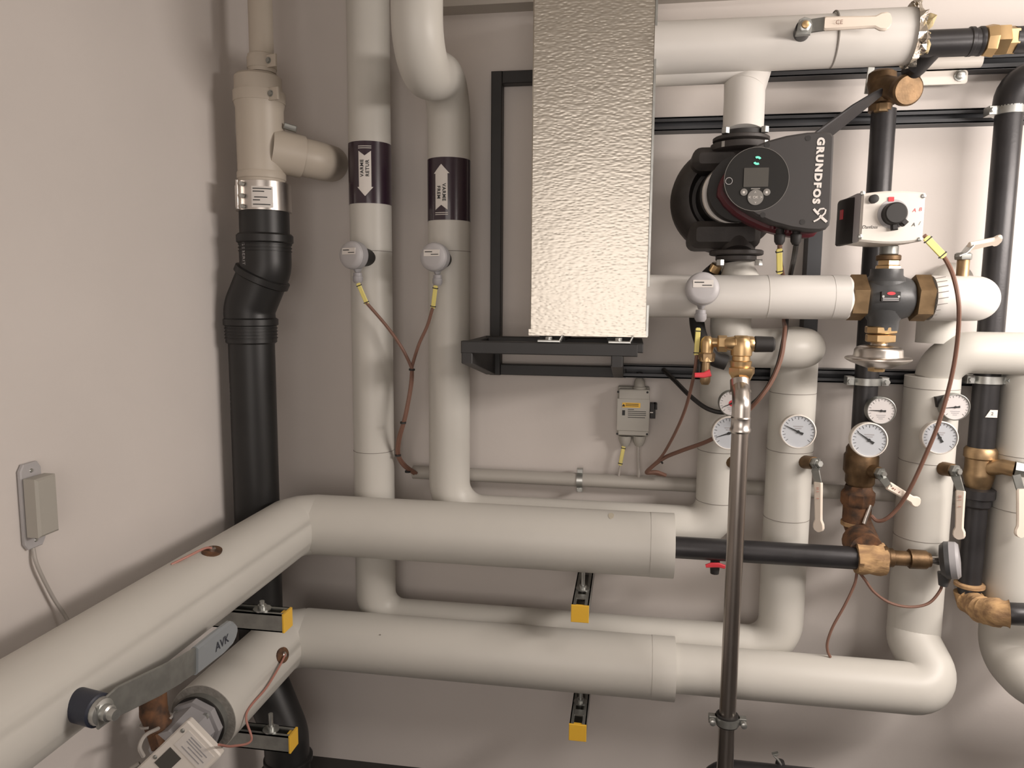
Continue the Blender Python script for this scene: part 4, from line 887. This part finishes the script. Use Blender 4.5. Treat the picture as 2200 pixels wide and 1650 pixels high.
cb_ = cable('transmitter_cable', 'thin brown cable loop between the hemp tee and the edge-on transmitter', [(2024, 1246, .2), (2020, 1268, .2), (1995, 1296, .2), (1955, 1304, .2), (1912, 1295, .2), (1878, 1272, .2), (1858, 1245, .2), (1845, 1228, .2)], .0034, M_cab)
cable('lead', '', [(1841, 1228, .2), (1836, 1255, .2), (1815, 1300, .2), (1790, 1345, .2), (1778, 1378, .2), (1778, 1398, .2), (1784, 1412, .2)], .0034, M_cab, parent=cb_)

# ------------------------------------------------------------------ gauges
def gauge(label, px, py, d, r, ang, kind, stem, tilt=(0.0, 0.0), group=None, red=False):
    c = P(px, py, d); n = V((tilt[0], -1, tilt[1])).normalized()
    root = thing('thermometer' if kind == 't' else 'pressure_gauge', label, 'gauge', c, group)
    u = EZ.cross(n).normalized(); u = u if u.x > 0 else -u; v = n.cross(u); v = v if v.z > 0 else -v
    mb = MB(); mb.tube([P(*stem), c - n * .012], [.006, .008], 12); mb.build('stem', M_bronze, root)
    mb = MB(); mb.lathe(c, n, [(-.018, r * .6), (-.016, r * .98), (.004, r), (.007, r * .98), (.008, r * .93), (.0045, r * .91)], 48, caps=False); mb.lathe(c, n, [(-.018, r * .6), (-.0179, .001)], 48, caps=False)
    mb.build('case', M_white if kind == 't' else M_galv, root)
    mb = MB(); mb.lathe(c, n, [(.002, r * .94), (.0045, r * .94)], 48); dial = mb.build('dial', M_dial if kind == 't' else M_dialw, root)
    mb = MB()
    a0, a1, N = (220, -40, 21) if kind == 't' else (225, -45, 19)
    for k in range(N):
        a = math.radians(a0 + (a1 - a0) * k / (N - 1)); dr = u * math.cos(a) + v * math.sin(a); q = dr.cross(n)
        mb.box(c, dr, q, n, r * (.70 if k % 2 == 0 else .77), r * .86, -r * .012, r * .012, .0043, .0049)
    mb.build('scale_marks', M_ink, dial)
    a = math.radians(ang); dr = u * math.cos(a) + v * math.sin(a)
    mb = MB(); mb.strip([c + n * .0062 - dr * r * .30, c + n * .0062 - dr * r * .1, c + n * .0062 + dr * r * .78], [r * .16, r * .10, r * .03], .0008, dr.cross(n)); mb.lathe(c + n * .0055, n, [(0, r * .09), (.0018, r * .08)], 16); mb.build('needle', M_ink, dial)
    mb = MB()
    if kind == 't':
        for q, wd in ((.28, .26), (.16, .18)): mb.box(c, u, v, n, -r * wd, r * wd, r * q, r * (q + .06), .0043, .0049)
    else:
        for q, wd in ((-.34, .32), (-.47, .26), (-.60, .14)): mb.box(c, u, v, n, -r * wd, r * wd, r * q, r * (q + .045), .0043, .0049)
    mb.build('dial_print', M_gry, dial)
    if red:
        mb = MB(); mb.lathe(c, n, [(.004, r * .24), (.0048, r * .24)], 20); mb.build('red_mark', M_red, dial)
    return root
gauge('thermometer half hidden behind the slim steel pipe', 1566, 930, .22, .0405, 200, 't', (1556, 935, .13))
gauge('pressure gauge half hidden behind the slim steel pipe, above a thermometer', 1572, 866, .21, .031, 205, 'p', (1560, 880, .13), red=True)
gauge('thermometer alone on its riser right of the slim steel pipe', 1714, 927, .22, .0405, 155, 't', (1708, 930, .13), (-.05, .05))
gauge('lower of two gauges on the black pipe, above the rusty valve', 1866, 945, .21, .041, 145, 't', (1850, 955, .11), (-.05, .05))
gauge('upper of two gauges beside the black pipe, above the rusty valve', 1892, 882, .17, .033, 178, 'p', (1862, 905, .11))
gauge('thermometer crossed by the long brown cable', 2018, 940, .21, .0385, 118, 't', (2005, 945, .13), (-.08, .05))
gauge('pressure gauge above the thermometer crossed by the long brown cable', 2051, 874, .18, .0315, 187, 'p', (2020, 880, .13))
mb = MB(); mb.box(P(2020, 862, .165), V((.8, 0, .2)), V((-.2, 0, 1)), -EY, -.012, .012, -.012, .012, -.02, .004, .002); o = mb.build('gauge_bracket', M_rub, loc=P(2020, 862, .165)); tag(o, 'small black block left of the upper gauge crossed by the brown cable', 'bracket')
# ------------------------------------------------------------------ ball valve levers on the risers
def lever_valve(label, s0, s1, knee, g0, g1, w_=.019, hidden=False):
    root = thing('ball_valve', label, 'valve', P(*s0))
    a, b = P(*s0), P(*s1); t = (b - a).normalized()
    mb = MB(); mb.tube([a, a.lerp(b, .75)], [.0165, .0155], 14); mb.build('stem_collar', M_bronze, root)
    if hidden: return root
    mb = MB(); mb.lathe(a.lerp(b, .7), t, [(0, .014), (.012, .0145), (.016, .011)], 6); mb.build('nut', M_galv, root)
    mb = MB(); mb.lathe(b, t, [(-.004, .008), (.010, .0075)], 6); mb.build('stem_end', M_zinc, root)
    k0, k1 = P(*knee), P(*g0)
    wd = V((.8, -.55, 0))
    mb = MB(); mb.strip([b - t * .004 + EZ * .012, b - t * .004 - EZ * .006, k0, k1, k1 + (P(*g1) - k1) * .06], [w_ * .8, w_ * 1.05, w_, w_ * .85, w_ * .8], .0035, wd); mb.build('lever', M_galv, root)
    mb = MB(); grip(mb, P(*g0), P(*g1), w_ * 1.06, 0, .009, wd if abs((P(*g1) - P(*g0)).normalized().x) < .4 else EZ); gg = mb.build('lever_grip', M_sleeve, root)
    mb = MB(); A, B = P(*g0), P(*g1)
    tt = (B - A).normalized(); ww = (V((1, -.1, 0)) - tt * V((1, -.1, 0)).dot(tt)).normalized(); nn = tt.cross(ww); nn = nn if nn.y < 0 else -nn
    for f in (.10, .13, .18, .32): mb.box(A.lerp(B, f) + nn * .0052, ww, tt, nn, -.005, .005, -.0006, .0006, -.001, .0004)
    mb.build('grip_print', M_pink, gg)
    return root
lever_valve('brass valve stem almost hidden behind the slim steel pipe', (1566, 992, .14), (1590, 992, .16), None, None, None, hidden=True)
lever_valve('hanging ivory lever on the riser with one thermometer', (1727, 992, .145), (1757, 996, .19), (1752, 1012, .2), (1758, 1036, .205), (1759, 1142, .205))
lever_valve('slanted ivory lever beside the rusty valve', (1868, 1010, .125), (1894, 1018, .16), (1898, 1030, .18), (1908, 1043, .19), (1974, 1082, .17))
lever_valve('hanging ivory lever on the riser right of the rusty valve', (2024, 1006, .155), (2055, 1012, .19), (2055, 1028, .2), (2064, 1054, .205), (2060, 1158, .205))

# ------------------------------------------------------------------ conduit, clip, junction box
zc_ = zz(1250, 1031, .035)
mb = MB(); mb.tube([(xx(888, 1022, .035), -.035, zc_), (1.6, -.035, zc_)], .0185, 20); o = mb.build('conduit', M_cond, loc=P(1250, 1031, .035)); tag(o, 'long grey conduit along the wall behind the risers', 'conduit')
root = thing('conduit_clip', 'zinc clip on the conduit below the foil box', 'clip', P(1245, 1030, .05))
xc_ = xx(1245, 1030, .05)
mb = MB(); mb.lathe((xc_, -.035, zc_), EX, [(-.008, .0190), (-.008, .0215), (.008, .0215), (.008, .0190)], 28)
for s_ in (-1, 1): mb.wbox((xc_ - .008, -.042, zc_ + s_ * .020), (xc_ + .008, -.026, zc_ + s_ * .032), .001)
mb.build('band', M_zinc, root)
for s_ in (-1, 1):
    mb = MB(); mb.lathe((xc_, -.042, zc_ + s_ * .027), -EY, [(0, .005), (.005, .005)], 10); mb.build('screw', M_zinc, root)
root = thing('junction_box', 'grey wall box with a yellow warning label and black switch', 'switch box', P(1360, 885, .04))
a_, b_ = P(1327, 935, .055), P(1396, 838, .055)
mb = MB(); mb.prism(rrect(a_.x - .003, b_.x + .001, a_.z - .006, b_.z + .004, .004), (0, 0, 0), EX, EZ, -EY, .001, .030, .002); mb.build('base', M_boxg, root)
mb = MB(); mb.prism(rrect(a_.x, b_.x, a_.z, b_.z, .004), (0, 0, 0), EX, EZ, -EY, .030, .054, .002); lid = mb.build('lid', M_boxg, root)
mb = MB(); mb.wbox((xx(1326, 857, .055), -.057, zz(1360, 926, .056)), (xx(1396, 857, .055), -.052, zz(1360, 857, .056)), .001); mb.build('raised_cover', M_boxg, root)
for x, y in ((1328, 842), (1391, 843), (1326, 932), (1390, 933)):
    mb = MB(); mb.lathe(P(x, y, .054), -EY, [(0, .003), (.001, .0025)], 10); mb.build('screw', M_ink, lid)
yl = patch(lid, 'warning_label', M_yel, 1337, 1376, 866, 875, .0573, .0006, .0006)
mb = MB()
for y in (868.5, 872): mb.wbox((xx(1344, y, .058), -.0584, zz(1360, y + .7, .058)), (xx(1372, y, .058), -.0575, zz(1360, y - .7, .058)))
mb.build('label_print', M_ink, yl)
mb = MB(); mb.prism([(-.004, -.004), (.004, -.004), (0, .0035)], P(1340, 870, .058), EX, EZ, -EY, 0, .0006); mb.build('warning_triangle', M_ink, yl)
mb = MB()
for y, x0, x1 in ((880, 1349, 1362), (884, 1349, 1388), (888, 1349, 1388), (892, 1349, 1388), (897, 1349, 1386)): mb.wbox((xx(x0, y, .058), -.0578, zz(1360, y + .6, .058)), (xx(x1, y, .058), -.0570, zz(1360, y - .6, .058)))
mb.wbox((xx(1337, 880, .058), -.0578, zz(1360, 893, .058)), (xx(1343, 880, .058), -.0570, zz(1360, 882, .058))); mb.build('printed_text', M_ink, lid)
a_ = P(1397, 865, .045)
mb = MB(); mb.wbox((a_.x, -.055, zz(1400, 898, .045)), (a_.x + .014, -.025, zz(1400, 866, .045)), .001); mb.wbox((a_.x + .010, -.055, zz(1400, 879, .045)), (a_.x + .018, -.025, zz(1400, 866, .045)), .001); mb.build('switch', M_rub, root)
mb = MB(); mb.wbox((a_.x, -.0555, zz(1400, 886, .045)), (a_.x + .008, -.05, zz(1400, 884, .045))); mb.build('switch_mark', M_label, root)
mb = MB(); mb.vl(1374, 825, .03, [(840, 15), (831, 15), (830, 12), (818, 11), (812, 7)], 10); mb.build('cable_gland', M_boxg, root)
for x in (1343, 1373):
    mb = MB(); mb.vl(x, 940, .03, [(958, 8), (950, 12), (942, 14), (936, 14)], 10); mb.build('cable_gland', M_boxg, root)
mb = MB(); mb.tube([P(1374, 816, .03), P(1374, 800, .03)], .008, 10); mb.build('rubber_seal', M_rub, root)
cx_ = cable('box_cable', 'short tagged cable dropping from the wall box into the conduit', [(1341, 955, .03), (1337, 980, .035), (1332, 1005, .04), (1329, 1022, .04)], .0032, M_cabw)
cable_tag(cx_, ((1340, 958, .037), (1332, 1000, .042)), .010)
cable('box_cable', 'plain thin cable dropping from the wall box into the conduit', [(1371, 955, .03), (1371, 985, .035), (1372, 1010, .04), (1372, 1026, .04)], .0042, M_cabw)
# ------------------------------------------------------------------ yellow-capped brackets
def strut_wall(label, pc, z_top, d1, pipe_axis, pr):
    c = P(pc[0], pc[1], d1); h = .0205
    root = thing('pipe_bracket', label, 'bracket', (c.x, 0, c.z))
    mb = MB(); mb.wbox((c.x - h, -d1, c.z - h), (c.x + h, -.002, c.z - h + .003)); mb.wbox((c.x - h, -d1, c.z - h), (c.x - h + .003, -.002, c.z + h)); mb.wbox((c.x + h - .003, -d1, c.z - h), (c.x + h, -.002, c.z + h))
    mb.wbox((c.x - h, -d1, c.z + h - .003), (c.x - h * .5, -.002, c.z + h)); mb.wbox((c.x + h * .5, -d1, c.z + h - .003), (c.x + h, -.002, c.z + h)); mb.build('channel', M_galv, root)
    mb = MB(); mb.wbox((c.x - h - .001, -d1 - .004, c.z - h - .001), (c.x + h + .001, -d1 + .001, c.z + h + .001), .001); mb.wbox((c.x - h + .003, -d1, c.z - h + .003), (c.x + h - .003, -d1 + .012, c.z + h - .003)); mb.build('end_cap', M_yel, root)
    mb = MB(); mb.tube([(c.x, -.2, c.z - .01), (c.x, -.2, pipe_axis - pr + .004)], .005, 10); mb.build('threaded_rod', M_zinc, root)
    mb = MB(); mb.lathe((c.x, -.2, c.z + h), EZ, [(0, .018), (.003, .018), (.003, .0095), (.011, .0095)], 12); mb.build('nut', M_zinc, root)
    mb = MB(); mb.wbox((c.x - .012, -.26, c.z + h - .0022), (c.x + .012, -.235, c.z + h + .001)); mb.build('slot_plate', M_zinc, root)
strut_wall('yellow-capped bracket from the back wall under the upper thick pipe', (1246, 1318), 0, .30, ZU, RB)
strut_wall('yellow-capped bracket from the back wall under the lower thick pipe', (1241, 1573), 0, .30, ZL, .0775)
def strut_left(label, px, py, X, pipe_axis, pr, xr):
    c = PX(px, py, X); h = .0205
    root = thing('pipe_bracket', label, 'bracket', (XW, c.y, c.z))
    y0, y1 = c.y - h, c.y + h
    mb = MB(); mb.wbox((XW + .001, y0, c.z - h), (X, y1, c.z - h + .003)); mb.wbox((XW + .001, y0, c.z - h), (X, y0 + .003, c.z + h)); mb.wbox((XW + .001, y1 - .003, c.z - h), (X, y1, c.z + h))
    mb.wbox((XW + .001, y0, c.z + h - .003), (X, y0 + h * .5, c.z + h)); mb.wbox((XW + .001, y1 - h * .5, c.z + h - .003), (X, y1, c.z + h)); mb.build('channel', M_galv, root)
    mb = MB(); mb.wbox((X - .001, y0 - .001, c.z - h - .001), (X + .004, y1 + .001, c.z + h + .001), .001); mb.wbox((X - .012, y0 + .003, c.z - h + .003), (X, y1 - .003, c.z + h - .003)); mb.build('end_cap', M_yel, root)
    mb = MB(); mb.tube([(xr, c.y, c.z - .01), (xr, c.y, pipe_axis - pr + .004)], .0055, 10); mb.build('threaded_rod', M_zinc, root)
    mb = MB(); mb.lathe((xr, c.y, c.z + h), EZ, [(0, .02), (.003, .02), (.003, .0095), (.011, .0095)], 12); mb.build('nut', M_zinc, root)
strut_left('yellow-capped bracket from the left wall under the upper thick pipe', 616, 1332, -.742, ZU, RB, -.80)
strut_left('yellow-capped bracket from the left wall under the lower thick pipe', 629, 1590, -.775, ZL, .0775, -.83)
# ------------------------------------------------------------------ left side: wall sensor, lever, meter
ws = PX(62, 1085, XW)
root = thing('wall_sensor', 'small grey sensor box on the left wall, cable hanging from it', 'sensor', ws)
mb = MB(); u_l = EY; hw = .0235
mb.prism([(-hw, -.066), (-hw + .008, -.078), (hw - .008, -.078), (hw, -.066), (hw, .066), (hw - .008, .078), (-hw + .008, .078), (-hw, .066)], ws, EY, EZ, EX, .001, .010, .002); mb.build('back_plate', M_gryl, root)
mb = MB(); mb.box(ws, EY, EZ, EX, -hw, hw, -.052, .054, .010, .040, .004); mb.build('cover', M_boxg, root)
for s_ in (-1, 1):
    mb = MB(); mb.lathe(ws + EZ * s_ * .064 + EX * .010, EX, [(0, .004), (.0015, .003)], 12); mb.build('screw', M_zinc, root)
mb = MB(); mb.tube(catmull([ws + V((.006, -.004, -.078)), PX(80, 1215, XW + .012), PX(112, 1280, XW + .014), PX(138, 1320, XW + .02), PX(155, 1350, XW + .03)], 8), .0036, 8); o = mb.build('wall_cable', M_cabw, loc=ws + V((.006, -.004, -.078))); tag(o, 'pale cable hanging from the sensor box on the left wall', 'cable')
# big lever on the upper thick pipe
XS = -.80
root = thing('ball_valve', 'long steel lever with dark blue stem on the upper thick pipe at lower left', 'valve', PX(190, 1517, XS))
sA, sB = PX(170, 1519, -.815), PX(208, 1518, -.765)
sA = PX(178, 1517, -.785); ax = V((.985, -.16, -.03)).normalized()
mb = MB(); mb.lathe(sA - ax * .03, ax, [(0, .0245), (.060, .0245), (.062, .022)], 32); mb.build('stem_collar', M_blue, root)
e0 = sA + ax * .029
mb = MB(); mb.lathe(e0, ax, [(0, .020), (.004, .021), (.010, .019), (.012, .012), (.022, .012), (.024, .009), (.034, .008)], 20); mb.build('nut', M_zinc, root)
XLv = e0.x + .008
L = [PX(232, 1522, XLv), PX(250, 1508, XLv), PX(345, 1462, XLv + .01), PX(385, 1440, XLv + .012), PX(420, 1418, XLv + .006)]
mb = MB(); mb.strip([e0 + ax * .008 + V((0, -.012, -.004))] + L, [.036, .042, .047, .049, .048, .046], .005, EZ); mb.build('lever', M_galv, root)
gp = [PX(418, 1420, XLv + .006), PX(450, 1394, XLv), PX(475, 1375, XLv), PX(492, 1360, XLv), PX(499, 1354, XLv), PX(503, 1350, XLv)]
mb = MB(); mb.strip(gp, [.050, .053, .054, .050, .036, .014], .014, EZ); gg = mb.build('lever_grip', M_bluegrip, root)
gd = (gp[3] - gp[1]).normalized(); gn = gd.cross(EZ); gn = gn if gn.x > 0 else -gn
text(gg, 'lettering', 'AVK', .024, gp[1].lerp(gp[3], .45) + gn * .0078 - EZ * .002, gd, EZ, M_blue, ext=0.0004)
# cut end of lower pipe: flanges of the flow meter and its display box
root = thing('flow_meter', 'flow meter with a white tilted display box at the lower left edge', 'meter', (XL, YL, ZL))
mb = MB(); mb.lathe((XL, YL + .002, ZL), -EY, [(0, .0765), (.003, .0765), (.0035, .05)], 48); mb.build('cut_insulation', M_cut, root)
mb = MB(); mb.lathe((XL, YL - .001, ZL), -EY, [(0, .060), (.018, .060), (.020, .056)], 48); mb.build('flange', M_galv, root)
mb = MB(); mb.lathe((XL, YL - .019, ZL), -EY, [(0, .0615), (.004, .0615)], 48); mb.build('gasket', M_rub, root)
mb = MB(); mb.lathe((XL, YL - .023, ZL), -EY, [(0, .060), (.016, .060), (.018, .052), (.10, .046)], 8); mb.build('meter_body', M_gry, root)
for k in range(4):
    a = PI / 4 + k * PI / 2
    mb = MB(); mb.lathe((XL + .047 * math.cos(a), YL - .039, ZL + .047 * math.sin(a)), -EY, [(0, .008), (.008, .008)], 6); mb.build('bolt', M_zinc, root)
dep = proj((XL + .09, YL - .12, ZL))[2]
q0, q1, q2 = PZ(402, 1547, dep), PZ(476, 1624, dep), PZ(300, 1642, dep)
uu = (q1 - q0).normalized(); vv_ = (q0 - q2); vv_ = (vv_ - uu * vv_.dot(uu)).normalized(); nn = uu.cross(vv_)
if nn.dot(CAM - q0) < 0: nn = -nn
Wd, Hd = (q1 - q0).length, (q0 - q2).length * 1.25
mb = MB(); mb.box(q0, uu, vv_, nn, 0, Wd, -Hd, 0, -.022, 0, .003, .006); bx_ = mb.build('display_box', M_white, root)
def onbox(f, g, h=.0008): return q0 + uu * Wd * f - vv_ * Hd * g + nn * h
mb = MB(); mb.box(onbox(.157, .38), uu, vv_, nn, -.0, Wd * .32, -Hd * .27, 0, -.001, .0006); mb.build('lcd', M_scr, bx_)
mb = MB(); mb.box(onbox(.17, .07), uu, vv_, nn, 0, Wd * .74, -Hd * .25, 0, -.001, .0004); lb = mb.build('paper_label', M_label, bx_)
mb = MB()
for g, f0, f1 in ((.10, .30, .60), (.135, .30, .82), (.17, .30, .75), (.21, .4, .85), (.26, .3, .8)):
    mb.box(onbox(f0, g, .0012), uu, vv_, nn, 0, Wd * (f1 - f0), -.0022, 0, -.0005, .0004)
mb.build('label_print', M_gry, lb)
for f, g in ((.09, .13), (.09, .60)):
    mb = MB(); mb.lathe(onbox(f, g), nn, [(0, .0045), (.001, .003)], 12); mb.build('screw', M_galv, bx_)
mb = MB(); mb.tube(catmull([PZ(300, 1640, dep + .03), PZ(270, 1660, dep + .02), PZ(235, 1690, dep)], 6), .0045, 8); mb.build('lead', M_cabw, root)
# rusty tap with straps between the two thick pipes
root = thing('rusty_tap', 'rust-red capped tap with a white strap below the big steel lever', 'valve', PX(330, 1530, -.95))
mb = MB(); mb.tube([PX(328, 1480, -.98), PX(330, 1530, -.96), PX(352, 1590, -.93)], [.027, .028, .026], 20, .04); mb.build('body', M_rust, root)
mb = MB(); mb.lathe(PX(352, 1585, -.93), (.5, -.3, -.75), [(-.012, .027), (-.010, .0295), (.014, .0295), (.017, .022)], 8); mb.build('cap', M_red if False else M_rust, root)
mb = MB(); mb.lathe(PX(336, 1549, -.955), (.25, -.1, -1), [(-.0025, .029), (-.0025, .032), (.0025, .032), (.0025, .029)], 24); mb.build('strap', M_cabw, root)
mb = MB(); mb.tube(catmull([PX(340, 1565, -.93), PX(312, 1580, -.92), PX(300, 1605, -.92), PX(308, 1625, -.92)], 8), .004, 8); mb.build('loop', M_cabw, root)
